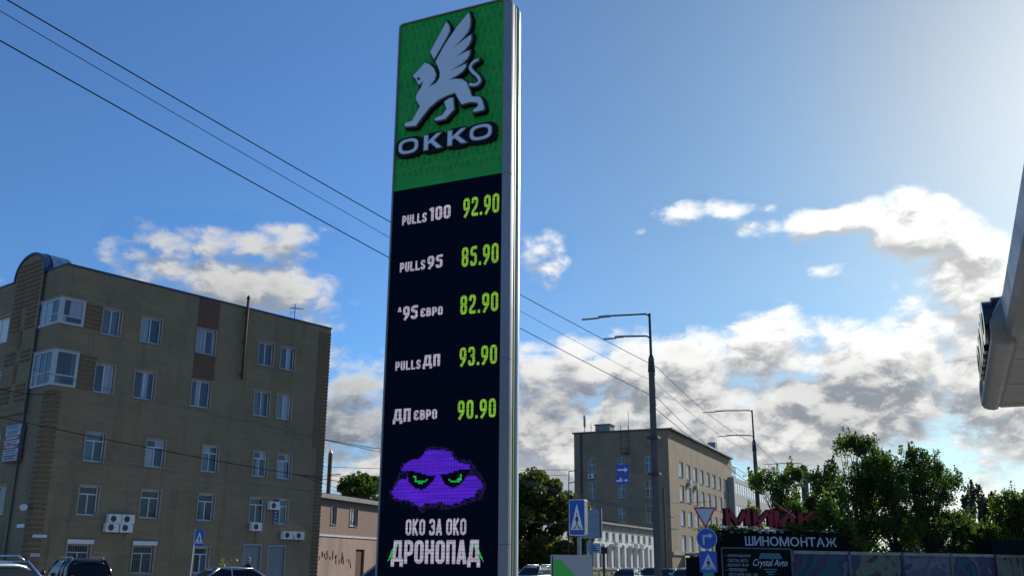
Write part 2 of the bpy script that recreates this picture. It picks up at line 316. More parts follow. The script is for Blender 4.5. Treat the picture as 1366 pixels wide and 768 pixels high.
# ------------------------------------------------------------------ materials
M = dict(
    asphalt=mat('asphalt', (.05, .05, .052), .9, noise=(1.5, .25), bump=.4), paving=mat('paving', (.3, .285, .26), .9, noise=(2, .15), bump=.3),
    kerb=mat('kerb_stone', (.3, .29, .28), .9, noise=(4, .15)), paint=mat('road_paint', (.75, .75, .72), .7, noise=(6, .12)),
    soil=mat('ground_soil', (.2, .18, .14), .95, noise=(.3, .3), bump=.5), grass=mat('grass', (.07, .1, .03), .9, noise=(3, .4), bump=.6),
    silver=mat('silver_aluminium', (.52, .55, .58), .34, .7, noise=(2, .05)), silver2=mat('silver_paint', (.30, .31, .33), .42, .25, noise=(3, .04)),
    emblem=mat('emblem_silver', (.78, .79, .80), .4, .2, noise=(3, .04)), emblem_edge=mat('emblem_grey_bevel', (.13, .14, .15), .45, .2), emblem_back=mat('emblem_black_plate', (.006, .009, .014), .6, spec=.2),
    green=mat('sign_green', (.02, .42, .045), .38, noise=(2, .1)), green2=mat('sign_green_relief', (.018, .38, .04), .35, noise=(6, .2)), green_glint=mat('painted_glint', (.25, .5, .08), .3),
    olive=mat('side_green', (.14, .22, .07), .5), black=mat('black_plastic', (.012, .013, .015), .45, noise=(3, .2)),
    gloss_black=mat('gloss_black', (.01, .01, .012), .15, spec=.6), steel=mat('galvanised_steel', (.27, .29, .3), .5, .6, noise=(5, .15)), darksteel=mat('dark_steel', (.05, .052, .055), .5, .5), rust=mat('rusty_steel', (.1, .06, .045), .8, .3, noise=(6, .3)),
    concrete=mat('concrete', (.3, .29, .27), .9, noise=(3, .15), bump=.3, stain=(1.4, .5, (.1, .095, .085))), poleconc=mat('pole_concrete', (.10, .098, .095), .9, noise=(2, .2), bump=.3),
    white=mat('white_plastic', (.7, .7, .68), .5, noise=(3, .06)), frame2=mat('window_frame_grey', (.46, .48, .5), .5, noise=(2, .06)), frame=mat('window_frame_white', (.66, .67, .68), .45, noise=(2, .06)), sill=mat('metal_sill', (.3, .3, .3), .5, .3),
    surround=mat('brown_surround', (.34, .31, .26), .7, noise=(4, .1)), flash=mat('blue_flashing', (.02, .045, .11), .4, .3), flash2=mat('pale_blue_roofing', (.1, .2, .3), .35, .5, noise=(2, .2)),
    b_left=brick_mat('tan_brick', (.33, .25, .15), (.295, .225, .135), (.195, .15, .095), .30, .12, .009, vary=.35, stain=.25),
    b_dark=brick_mat('brown_brick', (.2, .12, .08), (.17, .1, .07), (.1, .07, .05), .42, .12, .012), b_course=mat('dark_brick_course', (.17, .105, .06), .85, noise=(5, .25)),
    b_mid=brick_mat('weathered_brick', (.35, .27, .17), (.29, .225, .145), (.25, .2, .14), .5, .22, .02, vary=.3, stain=.45, grime=(.14, .12, .095)),
    plaster=mat('white_plaster', (.74, .70, .63), .85, noise=(.8, .12), bump=.2, stain=(.8, .5, (.4, .36, .3))), plaster2=mat('tan_plaster', (.34, .3, .25), .85, noise=(.8, .15), stain=(.7, .6, (.15, .13, .11))),
    b_pink=brick_mat('pinkish_brick', (.34, .225, .175), (.28, .185, .145), (.28, .22, .18), .3, .1, .012, vary=.2, stain=.4, grime=(.2, .17, .14)), pinkplaster=mat('pinkish_plaster', (.40, .29, .235), .9, noise=(1, .15), stain=(.8, .5, (.2, .16, .14))),
    modern=mat('grey_cladding', (.38, .37, .35), .7, noise=(.5, .06)), darkgrey=mat('dark_grey_metal', (.1, .11, .12), .6, noise=(.6, .1)),
    glass=glass_mat('window_glass', (.012, .024, .045), (.42, .46, .52), 1.), glass_dark=glass_mat('dark_window_glass', (.008, .01, .012), (.08, .1, .11), .6), glass_bright=glass_mat('net_curtain_sheen_glass', (.66, .66, .63), (.82, .82, .79), 1., .35),  # glass_bright: net curtain white plus reflective brightness painted into the pane colour
    glass_teal=glass_mat('teal_curtain_glass', (.02, .035, .04), (.10, .2, .22), .9), bluefilm=mat('blue_window_film', (.012, .03, .22), .3), shutter=mat('grey_shutter', (.2, .23, .24), .5, noise=(2, .08)),
    signblue=mat('sign_blue', (.015, .08, .42), .35), signwhite=mat('sign_white', (.78, .78, .78), .4), signred=mat('sign_red', (.5, .02, .03), .4), signgrey=mat('sign_back_grey', (.3, .33, .38), .55, .3, noise=(2, .1)),
    bark=mat('bark', (.06, .05, .04), .95, noise=(6, .3), bump=.6), wire=mat('cable_black', (.012, .012, .013), .95, spec=.05), wire2=mat('cable_grey', (.16, .16, .16), .9, spec=.1),
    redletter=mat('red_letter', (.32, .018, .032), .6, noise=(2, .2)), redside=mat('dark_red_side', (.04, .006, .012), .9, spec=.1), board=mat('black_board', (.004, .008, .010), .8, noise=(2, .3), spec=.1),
    letterw=mat('white_lettering', (.6, .62, .64), .5), teal=mat('teal_print', (.03, .2, .22), .5), rubber=mat('tyre_rubber', (.015, .015, .015), .85), carglass=mat('car_glass', (.006, .008, .010), .12, spec=.35),
    redlamp=mat('red_lamp', (.5, .01, .01), .2), lampglass=mat('lamp_glass', (.6, .62, .65), .15), skin=mat('skin', (.45, .27, .19), .6), jacket=mat('dark_jacket', (.02, .02, .025), .85), cap=mat('tan_cap', (.3, .24, .17), .85), jeans=mat('jeans', (.03, .045, .08), .9),
    canopy=mat('canopy_grey', (.2, .205, .2), .42, .3, noise=(1.5, .06)), soffit=mat('soffit_grey', (.19, .19, .18), .6), whitepaint=mat('car_white', (.72, .73, .74), .25, coat=1.), silverpaint=mat('car_silver', (.4, .42, .45), .28, .5, coat=1.),
    blackpaint=mat('car_black', (.01, .012, .02), .2, coat=1.), bluegrey=mat('car_blue_grey', (.22, .27, .34), .25, .4, coat=1.), greypaint=mat('car_dark_grey', (.05, .055, .06), .25, .3, coat=1.),
    led_w=emit_mat('led_white', (.72, .66, .86), .62, grid=True), led_g=emit_mat('led_green', (.36, .80, .035), .60, grid=True), led_p=emit_mat('led_purple', (.085, .012, .62), 1.0, grid=True),
    led_d=emit_mat('led_dim_purple', (.03, .008, .16), .3, grid=True), led_e=emit_mat('led_eye_green', (.02, .75, .12), .7, grid=True), led_off=mat('led_screen', (.003, .007, .02), .7, spec=.05),
)
def leaf_mat(name, c, trans=.45):
    m = bpy.data.materials.new(name); m.use_nodes = True; N = NT(m.node_tree); nt = m.node_tree
    b = nt.nodes['Principled BSDF']; b.inputs['Roughness'].default_value = .5; b.inputs['Specular IOR Level'].default_value = .3
    tc = N.n('ShaderNodeTexCoord').outputs['Object']; gm = N.n('ShaderNodeNewGeometry')
    f = gm.outputs['Random Per Island']
    col = N.mix(f, tuple(x * .65 for x in c), tuple(x * 1.4 for x in c))
    nz = N.n('ShaderNodeTexNoise', i_Scale=.7, i_Detail=2.); N.l(tc, nz.inputs['Vector'])
    col = N.mix(N.rng(nz.outputs['Fac'], .4, .7), col, (c[0] * 1.5, c[1] * 1.15, c[2] * .7))
    N.l(col, b.inputs['Base Color'])
    tr = N.n('ShaderNodeBsdfTranslucent'); N.l(N.vm('MULTIPLY', col, (1.5, 1.9, .8)), tr.inputs[0])
    mx = N.n('ShaderNodeMixShader', i_Fac=trans); N.l(b.outputs[0], mx.inputs[1]); N.l(tr.outputs[0], mx.inputs[2])
    N.l(mx.outputs[0], nt.nodes['Material Output'].inputs[0]); return m
M['leaf'] = leaf_mat('leaf_green', (.055, .09, .02), .5); M['leaf2'] = leaf_mat('leaf_chestnut', (.07, .08, .024), .42); M['leaf3'] = leaf_mat('leaf_yellow_green', (.085, .115, .025), .5); M['leaf4'] = leaf_mat('leaf_grey_green', (.055, .07, .05), .3)

# ------------------------------------------------------------------ the price pylon
PY = Plane((-1.72642719, 12.68303785, 0), 114.9)
def P(x, y): return PY.uz(x, y)
pyl = empty('price_pylon', (PY.p.x, PY.p.y, 0), brg(114.9), 'tall green and black fuel price pylon with silver griffin emblem and lit prices', 'price sign')
def rounded(x0, x1, z0, z1, r, n=5):
    pts = []
    for cx, cz, a in ((x1 - r, z0 + r, -90), (x1 - r, z1 - r, 0), (x0 + r, z1 - r, 90), (x0 + r, z0 + r, 180)):
        for i in range(n + 1):
            w = math.radians(a + 90 * i / n); pts.append((cx + r * math.cos(w), cz + r * math.sin(w)))
    return pts
def ring_loft(rings, closed_first=False):
    m = MB(); n = len(rings[0])
    for rg in rings: m.v += rg
    for i in range(len(rings) - 1):
        for k in range(n): m.f.append([i * n + k, i * n + (k + 1) % n, (i + 1) * n + (k + 1) % n, (i + 1) * n + k])
    return m
UL, UR, ZT = .072, 1.745, 9.09
def prg(o, y, r): return [(x, y, z) for x, z in rounded(UL - o, UR + o, -.3 - o, ZT + o, r)]
m = ring_loft([prg(-.0, .035, .05), prg(0, 0, .05), prg(.012, -.008, .06), prg(.085, .10, .12), prg(.09, .135, .12), prg(.09, .175, .12), prg(.05, .18, .1)]); m.build('front_frame', M['silver2'], pyl, smooth=False)
m = ring_loft([prg(.05, .31, .1), prg(.09, .335, .12), prg(.09, .375, .12), prg(.085, .39, .12), prg(.012, .5, .06), prg(0, .505, .05), prg(-.8, .505, .05)]); m.build('rear_frame', M['silver'], pyl)
MB().poly(rounded(UL - .06, UR + .06, -.3, ZT + .05, .1), .176, .245).build('dark_core', M['black'], pyl)
MB().poly(rounded(UL - .075, UR + .075, -.3, ZT + .06, .1), .2451, .312).build('green_core', M['olive'], pyl)
MB().poly(rounded(UL + .001, UR - .001, 6.5, ZT - .003, .05), .03, .17).build('green_panel', M['green'], pyl)
scr = MB().box(UL + .001, UR - .001, .022, .17, -.25, 6.492).build('led_screen', M['led_off'], pyl)
MB().box(UL + .001, UR - .001, .012, .03, 6.494, 6.55).build('panel_trim', M['green'], pyl)
for i in range(7):      # cabinets of the screen, hairline gaps between them
    z0 = -.25 + i * .963
    MB().box(UL + .006, UR - .006, .0165, .0215, z0 + .003, z0 + .96).build('screen_cabinet', M['led_off'], pyl)
for z_ in (6.5, 4.0, 1.75):
    MB().slab([(UR + .013, -.009), (UR + .0865, .099), (UR + .0915, .135), (UR + .0915, .178), (UR + .05, .178), (UR + .012, .0)], z_, z_ + .006).build('panel_joint', M['darkgrey'], pyl)
# leaf-shaped relief scales on the green panel, with glints painted as light green triangles
m = MB(); glints = MB()
row = 0; z = 6.60
while z < ZT - .02:
    h = .15 if z < 7.1 else .19
    for i in range(19):
        cx = UL + .05 + i * .0915 + (.0457 if row % 2 else 0)
        if cx > UR - .03: continue
        w = .04; hh = min(h * (1.25 + .12 * math.sin(i * 2.1 + row)), (ZT - .01 - z) * .98)
        b = len(m.v); m.v += [(cx, .0295, z), (cx + w, .0295, z + hh * .38), (cx, .0295, z + hh), (cx - w, .0295, z + hh * .38), (cx, .015, z + hh * .42), (cx, .019, z + hh * .8)]
        m.f += [[b, b + 1, b + 4], [b + 1, b + 2, b + 5, b + 4], [b + 2, b + 3, b + 4, b + 5], [b + 3, b, b + 4]]
        if z < 7.05: glints.add([(cx - .011, .006, z + hh * .86), (cx + .011, .006, z + hh * .86), (cx, .008, z + hh * 1.02)], [(0, 1, 2)])
    z += h; row += 1
tag(m.build('relief_scales', M['green2'], pyl), kind='stuff'); tag(glints.build('painted_glints', M['green_glint'], pyl), kind='stuff')
# emblem: outlines in metres on the sign's own plane
def outl(pts, ox, oy, s): return [P(ox + x / s, oy + y / s) for x, y in pts]
A = lambda *p: outl(p, 530, 10, 6.4)
B = lambda *p: outl(p, 530, 60, 4.8)
body = A((632, 56), (642, 85), (650, 125), (646, 180), (628, 232), (592, 278), (550, 322), (600, 282), (655, 245), (657, 290), (636, 340), (604, 383), (565, 415), (610, 392), (645, 378), (642, 420), (622, 460), (585, 498), (542, 524), (585, 505), (615, 490), (608, 535), (575, 575), (532, 605), (487, 628)) \
    + B((400, 228), (430, 230), (462, 250), (482, 300), (495, 340), (545, 342), (562, 365), (576, 418), (568, 434), (502, 450), (494, 438), (500, 425), (528, 405), (526, 388), (480, 384), (425, 400), (402, 362), (383, 326), (340, 340), (280, 370), (222, 420), (168, 490), (136, 535), (65, 541), (58, 525), (66, 508), (108, 496), (156, 408), (130, 365), (132, 338), (165, 285), (175, 258), (152, 277), (143, 262), (133, 240), (110, 215), (192, 124), (225, 135), (255, 165), (268, 205), (258, 240), (232, 272), (262, 256), (282, 225), (284, 190), (272, 155), (255, 125)) \
    + A((365, 440), (420, 340), (520, 190))
wing = A((440, 133), (470, 178), (472, 225), (440, 290), (385, 385), (340, 462), (330, 468), (297, 408), (300, 390), (370, 262))
fore = B((310, 378), (345, 352), (376, 346), (382, 425), (368, 442), (324, 490), (262, 504), (248, 492), (260, 476), (300, 460), (326, 425))
tailc = B((538, 104), (500, 124), (478, 152), (488, 180), (528, 212), (544, 242), (530, 264), (500, 272), (470, 264))
def ribbon(c, w0, w1):
    L, Rr = [], []
    for i, p in enumerate(c):
        a = c[max(i - 1, 0)]; b = c[min(i + 1, len(c) - 1)]; dx, dz = b[0] - a[0], b[1] - a[1]; l = math.hypot(dx, dz)
        w = (w0 + (w1 - w0) * min(1, i / 3)) / 2; L.append((p[0] - dz / l * w, p[1] + dx / l * w)); Rr.append((p[0] + dz / l * w, p[1] - dx / l * w))
    return L + Rr[::-1]
def smooth_line(c, k=3):
    for _ in range(k): c = [c[0]] + [q for a, b in zip(c, c[1:]) for q in ((a[0] * .75 + b[0] * .25, a[1] * .75 + b[1] * .25), (a[0] * .25 + b[0] * .75, a[1] * .25 + b[1] * .75))] + [c[-1]]
    return c
tail = ribbon(smooth_line(tailc, 2), .045, .062)
def plate(name, outlines, y, ext, bev, off, m, holes=()):
    """filled outline(s) with a bevelled edge, front facing -y"""
    cu = bpy.data.curves.new(name, 'CURVE'); cu.dimensions = '2D'; cu.fill_mode = 'BOTH'; cu.extrude = ext; cu.bevel_depth = bev; cu.bevel_resolution = 0; cu.offset = off
    for pts in list(outlines) + list(holes):
        sp = cu.splines.new('POLY'); sp.points.add(len(pts) - 1); sp.use_cyclic_u = True
        for q, (x, z) in zip(sp.points, pts): q.co = (x, z, 0, 1)
    o = bpy.data.objects.new('tmp', cu); COL.objects.link(o); bpy.context.view_layer.update()
    me = bpy.data.meshes.new_from_object(o.evaluated_get(bpy.context.evaluated_depsgraph_get())); bpy.data.objects.remove(o); bpy.data.curves.remove(cu)
    n = len(me.vertices); a = np.empty(n * 3, np.float32); me.vertices.foreach_get('co', a); a = a.reshape(-1, 3)
    b = np.stack([a[:, 0], y - a[:, 2], a[:, 1]], 1); me.vertices.foreach_set('co', b.ravel()); me.materials.clear(); me.materials.append(m); me.update()
    return link(name, me, pyl)
emb = [('griffin', body), ('wing', wing), ('foreleg', fore), ('tail', tail)]
for k, (nm, pts) in enumerate(emb):
    plate(nm + '_back_plate', [pts], -.005 + k * .0012, .028, .0, .018, M['emblem_back'])
    plate(nm + '_bevel', [pts], -.050 + k * .001, .012, .008, -.002, M['emblem_edge'])
    plate(nm, [pts], -.066 + k * .001, .005, .002, -.013, M['emblem'])
eye = B((143, 222), (160, 226), (163, 236), (150, 244), (145, 236))
plate('mouth', [eye], -.071, .003, 0, 0, M['emblem_back'])
def ell(cx, cz, rx, rz, n=28, e=2.7):
    r = []
    for i in range(n):
        w = 2 * math.pi * i / n; c, s_ = math.cos(w), math.sin(w)
        r.append((cx + rx * math.copysign(abs(c) ** (2 / e), c), cz + rz * math.copysign(abs(s_) ** (2 / e), s_)))
    return r
kx = [0, .30, .30, .62, 1.0, .52, 1.0, .70, .30, .30, 0]
kz = [0, 0, .36, .58 - .58, 0, .53, 1, 1, .62, 1, 1]
K = [(0, 0), (.27, 0), (.27, .34), (.36, .42), (.70, 0), (1.04, 0), (.58, .56), (1.0, 1), (.66, 1), (.27, .62), (.27, 1), (0, 1)]
zb, zt = 6.985, 7.215
zb = P(550, 207)[1]; zt = zb + .235
spans = [(P(534, 198)[0], P(561, 198)[0], 'O'), (P(567.5, 195)[0], P(593, 190)[0], 'K'), (P(599, 190)[0], P(626, 186)[0], 'K'), (P(628.5, 182)[0], P(659, 180)[0], 'O')]
zz = [zb, zb + .002, zb, zb]
for k, (a, b, ch) in enumerate(spans):
    if ch == 'O':
        cx, cz, rx, rz = (a + b) / 2, (zb + zt) / 2, (b - a) / 2, (zt - zb) / 2
        o_, h_ = [ell(cx, cz, rx, rz)], [ell(cx, cz, rx - .066, rz - .055)[::-1]]
    else: o_, h_ = [[(a + x * (b - a), zb + z * (zt - zb)) for x, z in K]], []
    hull = ell((a + b) / 2, (zb + zt) / 2, (b - a) / 2 + .05, (zt - zb) / 2 + .035, e=3.5)
    MB().poly(hull, -.030 + k * .0013, .026).build('letter_back_plate', M['emblem_back'], pyl)
    plate('letter', o_, -.046, .006, .006, -.001, M['emblem_edge'], h_)
    plate('letter_face', o_, -.056, .003, 0, -.009, M['emblem'], h_)
# ---- stroke lettering of the screen: centre lines in a unit cell
def fil(pts, r, closed=False, n=4):
    out = []; m_ = len(pts)
    for i, p in enumerate(pts):
        if not closed and i in (0, m_ - 1): out.append(p); continue
        a = pts[i - 1]; b = pts[(i + 1) % m_]
        la = math.hypot(a[0] - p[0], a[1] - p[1]); lb = math.hypot(b[0] - p[0], b[1] - p[1]); rr = min(r, la * .5, lb * .5)
        q0 = (p[0] + (a[0] - p[0]) / la * rr, p[1] + (a[1] - p[1]) / la * rr); q1 = (p[0] + (b[0] - p[0]) / lb * rr, p[1] + (b[1] - p[1]) / lb * rr)
        for k in range(n + 1):
            t = k / n; out.append(((1 - t) ** 2 * q0[0] + 2 * t * (1 - t) * p[0] + t * t * q1[0], (1 - t) ** 2 * q0[1] + 2 * t * (1 - t) * p[1] + t * t * q1[1]))
    return out
def glyph(ch, w, t):
    l, r, b, T = t / 2, w - t / 2, t / 2, 1 - t / 2; mid = .5; R_ = .2; C_ = (w - t) / 2 + .0
    o = lambda *p: (list(p), False, 0)
    rd = lambda *p: (list(p), False, R_)
    cl = lambda *p: (list(p), True, R_)
    G_ = {
        'O': [cl((l, b), (r, b), (r, T), (l, T))], '0': [cl((l, b), (r, b), (r, T), (l, T))],
        '1': [o((.0, T - .12), (r - t * .3, T), ), o((r, 1), (r, 0))],
        '2': [rd((l, .68), (l, T), (r, T), (r, .56), (l, .22), (l, b), (r + t / 2, b))],
        '3': [rd((l, .72), (l, T), (r, T), (r, mid + .02), (w * .35, mid + .02)), rd((w * .35, mid + .02), (r, mid + .02), (r, b), (l, b), (l, .28))],
        '5': [rd((r + t / 2, T), (l, T), (l, .56), (r, .6), (r, b), (l, b), (l, .26))],
        '8': [cl((l, mid), (r, mid), (r, T), (l, T)), cl((l, b), (r, b), (r, mid), (l, mid))],
        '9': [cl((l, .42), (r, .42), (r, T), (l, T)), rd((r, .6), (r, .38), (l + .02, 0))],
        '.': [o((l, 0), (l, t * 1.05))],
        'P': [o((l, 0), (l, 1)), rd((l, T), (r, T), (r, .42), (l, .42))], 'R': [],
        'U': [rd((l, 1), (l, b), (r, b), (r, 1))], 'L': [o((l, 1), (l, b), (w, b))],
        'S': [rd((r, .7), (r, T), (l, T), (l, .56), (r, .42), (r, b), (l, b), (l, .3))],
        'D': [o((l + .04, t * .9), (l + .1, T), (r - .05, T), (r - .05, t * .9)), o((0, t * .9 + .02), (w, t * .9 + .02)), o((l * .7, t), (l * .7, -.13)), o((w - l * .7, t), (w - l * .7, -.13))],
        'N': [o((l, 0), (l, T), (r, T), (r, 0))],                       # pe
        'H': [o((l, 0), (l, 1)), o((r, 0), (r, 1)), o((l, .52), (r, .52))],
        'E': [rd((r, .7), (r, T), (l, T), (l, b), (r, b), (r, .3)), o((l, .52), (r - .06, .52))],   # ukrainian ye
        'B': [o((l, 0), (l, 1)), rd((l, T), (r - .02, T), (r - .02, mid + .02), (l, mid + .02)), rd((l, mid + .02), (r, mid + .02), (r, b), (l, b))],
        'A': [o((l * .8, 0), (w / 2 - t * .12, T), (w / 2 + t * .12, T), (w - l * .8, 0)), o((l + .05, .26), (r - .05, .26))],
        'K': [o((l, 0), (l, 1)), o((l + .02, .5), (r + .02, 1)), o((l + .05, .55), (r + .03, 0))],
        'Z': [rd((l, .72), (l, T), (r, T), (r, mid + .02), (w * .35, mid + .02)), rd((w * .35, mid + .02), (r, mid + .02), (r, b), (l, b), (l, .28))],
    }
    return G_[ch]
def stroke(m, pts, closed, t, fx, fz):
    pts = [p for i, p in enumerate(pts) if not i or math.hypot(p[0] - pts[i - 1][0], p[1] - pts[i - 1][1]) > 1e-4]
    if closed and math.hypot(pts[0][0] - pts[-1][0], pts[0][1] - pts[-1][1]) < 1e-4: pts = pts[:-1]
    n = len(pts); L, Rr = [], []
    for i in range(n):
        p = pts[i]
        a = pts[i - 1] if (closed or i > 0) else None; b = pts[(i + 1) % n] if (closed or i < n - 1) else None
        d1 = (p[0] - a[0], p[1] - a[1]) if a else (b[0] - p[0], b[1] - p[1]); d2 = (b[0] - p[0], b[1] - p[1]) if b else d1
        l1 = math.hypot(*d1) or 1; l2 = math.hypot(*d2) or 1; n1 = (-d1[1] / l1, d1[0] / l1); n2 = (-d2[1] / l2, d2[0] / l2)
        nx, nz = n1[0] + n2[0], n1[1] + n2[1]; ln = math.hypot(nx, nz) or 1; nx /= ln; nz /= ln
        k = t / 2 / max(.5, nx * n1[0] + nz * n1[1]); L.append((p[0] + nx * k, p[1] + nz * k)); Rr.append((p[0] - nx * k, p[1] - nz * k))
    b0 = len(m.v)
    for (x, z), (x2, z2) in zip(L, Rr): m.v.append((fx(x), .0, fz(z))); m.v.append((fx(x2), .0, fz(z2)))
    for i in range(n if closed else n - 1):
        j = (i + 1) % n; m.f.append([b0 + 2 * i, b0 + 2 * j, b0 + 2 * j + 1, b0 + 2 * i + 1])
def led(name, s, x0, x1, z0, z1, matl, t=.17, w=.5, gap=.1, y=.0155):
    ws = [(w if c not in '.1' else (t if c == '.' else w * .62)) * (1.25 if c in 'D' else 1) if c != ' ' else w * .35 for c in s]
    tot = sum(ws) + gap * (len(s) - 1); sx = (x1 - x0) / tot; h = z1 - z0; x = x0; m = MB()
    for c, wc in zip(s, ws):
        if c != ' ':
            xx = x
            for pts, closed, r in glyph(c, wc, t):
                q = fil(pts, r * (1 if wc > .4 else .7), closed) if r else pts
                stroke(m, q, closed, t, lambda a, xx=xx: xx + a * sx, lambda a: z0 + a * h)
        x += (wc + gap) * sx
    return m.build(name, matl, pyl, (0, y, 0))
def row(yl, name, words, price, pz):
    for s, xa, xb, ya, yb, t in words:       # left px, right px, baseline px and top px at the left edge
        ua, z0 = P(xa, ya); ub, _ = P(xb, ya); _, z1 = P(xa, yb); led(name, s, ua, ub, z0, z1, M['led_w'], t)
    ua, z0 = P(price[0], price[2]); ub, _ = P(price[1], price[2]); _, z1 = P(price[0], price[3])
    led('price', pz, ua, ub, z0, z1, M['led_g'], .165, .47, .13)
row(0, 'fuel_name', [('PULLS', 535.5, 568, 300.5, 288, .2), ('100', 572, 600, 294.5, 276.5, .19)], (617, 665, 290, 264.5), '92.90')
row(0, 'fuel_name', [('PULLS', 532.5, 566, 363, 350.5, .2), ('95', 569, 589.5, 358.5, 341.5, .19)], (615, 664, 356, 330), '85.90')
row(0, 'fuel_name', [('A', 530, 534.5, 416, 409.5, .2), ('95', 536.5, 556, 426.5, 408.5, .19), ('EBPO', 560, 589.5, 422.5, 411, .2)], (613, 663.5, 419.5, 394), '82.90')
row(0, 'fuel_name', [('PULLS', 526.5, 560, 494, 482, .2), ('DN', 563.5, 586, 489.5, 473.5, .19)], (612, 662, 488.5, 463.5), '93.90')
row(0, 'fuel_name', [('DN', 523.5, 546.5, 563, 545.5, .19), ('EBPO', 551, 582, 560, 547, .2)], (609.5, 660.5, 559, 534), '90.90')
ua, z0 = P(540, 713.5); ub, _ = P(621, 713.5); _, z1 = P(540, 692)
led('slogan', 'OKO ZA OKO', ua, ub, z0, z1, M['led_w'], .17, .5, .09)
ua, z0 = P(521, 751); ub, _ = P(639, 751); _, z1 = P(521, 720)
led('slogan', 'DPOHONAD', ua, ub, z0 - .0, z1, M['led_w'], .17, .46, .07, .0145)
q = lambda *p: outl(p, 510, 590, 4.31)
MB().poly(q((25, 685), (50, 615), (70, 590), (88, 582), (62, 640)), .0152, .0158).build('green_arrow', M['led_e'], pyl)
MB().poly(q((582, 690), (552, 612), (530, 580), (512, 580), (545, 640)), .0152, .0158).build('green_arrow', M['led_e'], pyl)
def inside(pt, pl):
    x, y = pt; c = False; n = len(pl)
    for i in range(n):
        x1_, y1_ = pl[i]; x2_, y2_ = pl[i - 1]
        if (y1_ > y) != (y2_ > y) and x < (x2_ - x1_) * (y - y1_) / (y2_ - y1_) + x1_: c = not c
    return c
cl_full = [(45, 290), (60, 265), (100, 210), (140, 205), (150, 165), (108, 160), (120, 130), (165, 100), (220, 90), (240, 55), (270, 40), (330, 38), (385, 50), (412, 95), (440, 115), (503, 128), (500, 150), (490, 190), (530, 185), (560, 215), (580, 255), (545, 270), (520, 310), (470, 320), (430, 350), (370, 355), (330, 340), (270, 350), (245, 345), (225, 370), (190, 355), (150, 330), (110, 330), (70, 320)]
cl_dim = [(30, 290), (85, 200), (95, 160), (110, 120), (215, 80), (262, 22), (345, 22), (400, 45), (430, 95), (500, 92), (520, 120), (560, 170), (597, 250), (572, 320), (480, 352), (385, 382), (262, 378), (235, 408), (195, 372), (120, 350), (60, 330)]
eyes = [[(143, 160), (190, 168), (275, 192), (305, 185), (292, 215), (262, 250), (222, 270), (180, 260), (150, 225)], [(330, 185), (390, 172), (450, 150), (503, 148), (482, 195), (442, 242), (400, 262), (360, 240), (340, 210)]]
pup = [[(176, 190), (190, 192), (197, 215), (230, 222), (258, 208), (240, 230), (205, 236), (185, 222)], [(370, 204), (400, 218), (433, 212), (443, 182), (457, 185), (453, 210), (430, 230), (393, 228)]]
cells = {'p': MB(), 'd': MB(), 'e': MB()}; st = 9.3
for i in range(62):
    for j in range(44):
        x, y = 25 + i * st, 22 + j * st; c = (x + st / 2, y + st / 2); k = None
        if inside(c, cl_dim): k = 'd' if random.random() > .18 else None
        if inside(c, cl_full): k = 'p'
        if any(inside(c, e_) for e_ in eyes): k = None
        if any(inside(c, e_) for e_ in pup): k = 'e'
        if k:
            (xa, za), (xb, _), (_, zc) = P(510 + x / 4.31, 590 + y / 4.31), P(510 + (x + st * .97) / 4.31, 590 + y / 4.31), P(510 + x / 4.31, 590 + (y + st * .97) / 4.31)
            cells[k].add([(xa, .0155, zc), (xb, .0155, zc), (xb, .0155, za), (xa, .0155, za)], [(0, 1, 2, 3)])
cells['p'].build('cloud_graphic', M['led_p'], pyl); tag(cells['d'].build('cloud_halo', M['led_d'], pyl), kind='stuff')
cells['e'].build('cloud_eyes', M['led_e'], pyl)

# ------------------------------------------------------------------ ground and road
STREET = 23.8
mid_p = Vector((19.80, 123.42, 0)); sd = Vector((math.sin(math.radians(STREET)), math.cos(math.radians(STREET)), 0)); sn = Vector((sd.y, -sd.x, 0))
def SP(t, w, z=0):       # along the street (0 at the office corner), out from the wall line toward the camera side
    return mid_p + sd * t + sn * w + Vector((0, 0, z))
m = MB(); R = 3000
m.add([(-R, -R, -.06), (R, -R, -.06), (R, R, -.06), (-R, R, -.06)], [(0, 1, 2, 3)]); tag(m.build('ground', M['soil']), kind='structure')
def sheet(name, pts, z, mt, kind='structure'):
    m = MB(); m.add([(p[0], p[1], z) for p in pts], [list(range(len(pts)))]); return tag(m.build(name, mt), kind=kind)
sheet('road', [SP(-170, 20), SP(-170, 3.7), SP(600, 3.7), SP(600, 20)][::-1], -.0, M['asphalt'])
sheet('forecourt', [(-40, -20), (40, -20), (26, 30), (-2, 36), (-26, 40)], -.02, M['paving'])
sheet('parking_yard', [(-60, 20), (-30, 20), (2, 66), (-16, 76), (-60, 60)], -.012, M['paving'])
for k in range(40):
    m = MB(); a, b = SP(-120 + k * 8, 11.8), SP(-117 + k * 8, 11.8); a2, b2 = SP(-120 + k * 8, 11.95), SP(-117 + k * 8, 11.95)
    m.add([(p.x, p.y, .004) for p in (a, b, b2, a2)], [(3, 2, 1, 0)]); tag(m.build('lane_mark', M['paint']), kind='structure')
for w0, w1, nm in ((3.4, 3.7, 'kerb'), (20.0, 20.3, 'kerb')):
    m = MB(); m.slab([tuple(SP(-170, w0))[:2], tuple(SP(-170, w1))[:2], tuple(SP(600, w1))[:2], tuple(SP(600, w0))[:2]], -.05, .13); tag(m.build(nm, M['kerb']), kind='structure')
m = MB(); m.slab([tuple(SP(-170, 20.3))[:2], tuple(SP(-170, 23.4))[:2], tuple(SP(600, 23.4))[:2], tuple(SP(600, 20.3))[:2]], -.05, .12); tag(m.build('pavement', M['paving']), kind='structure')
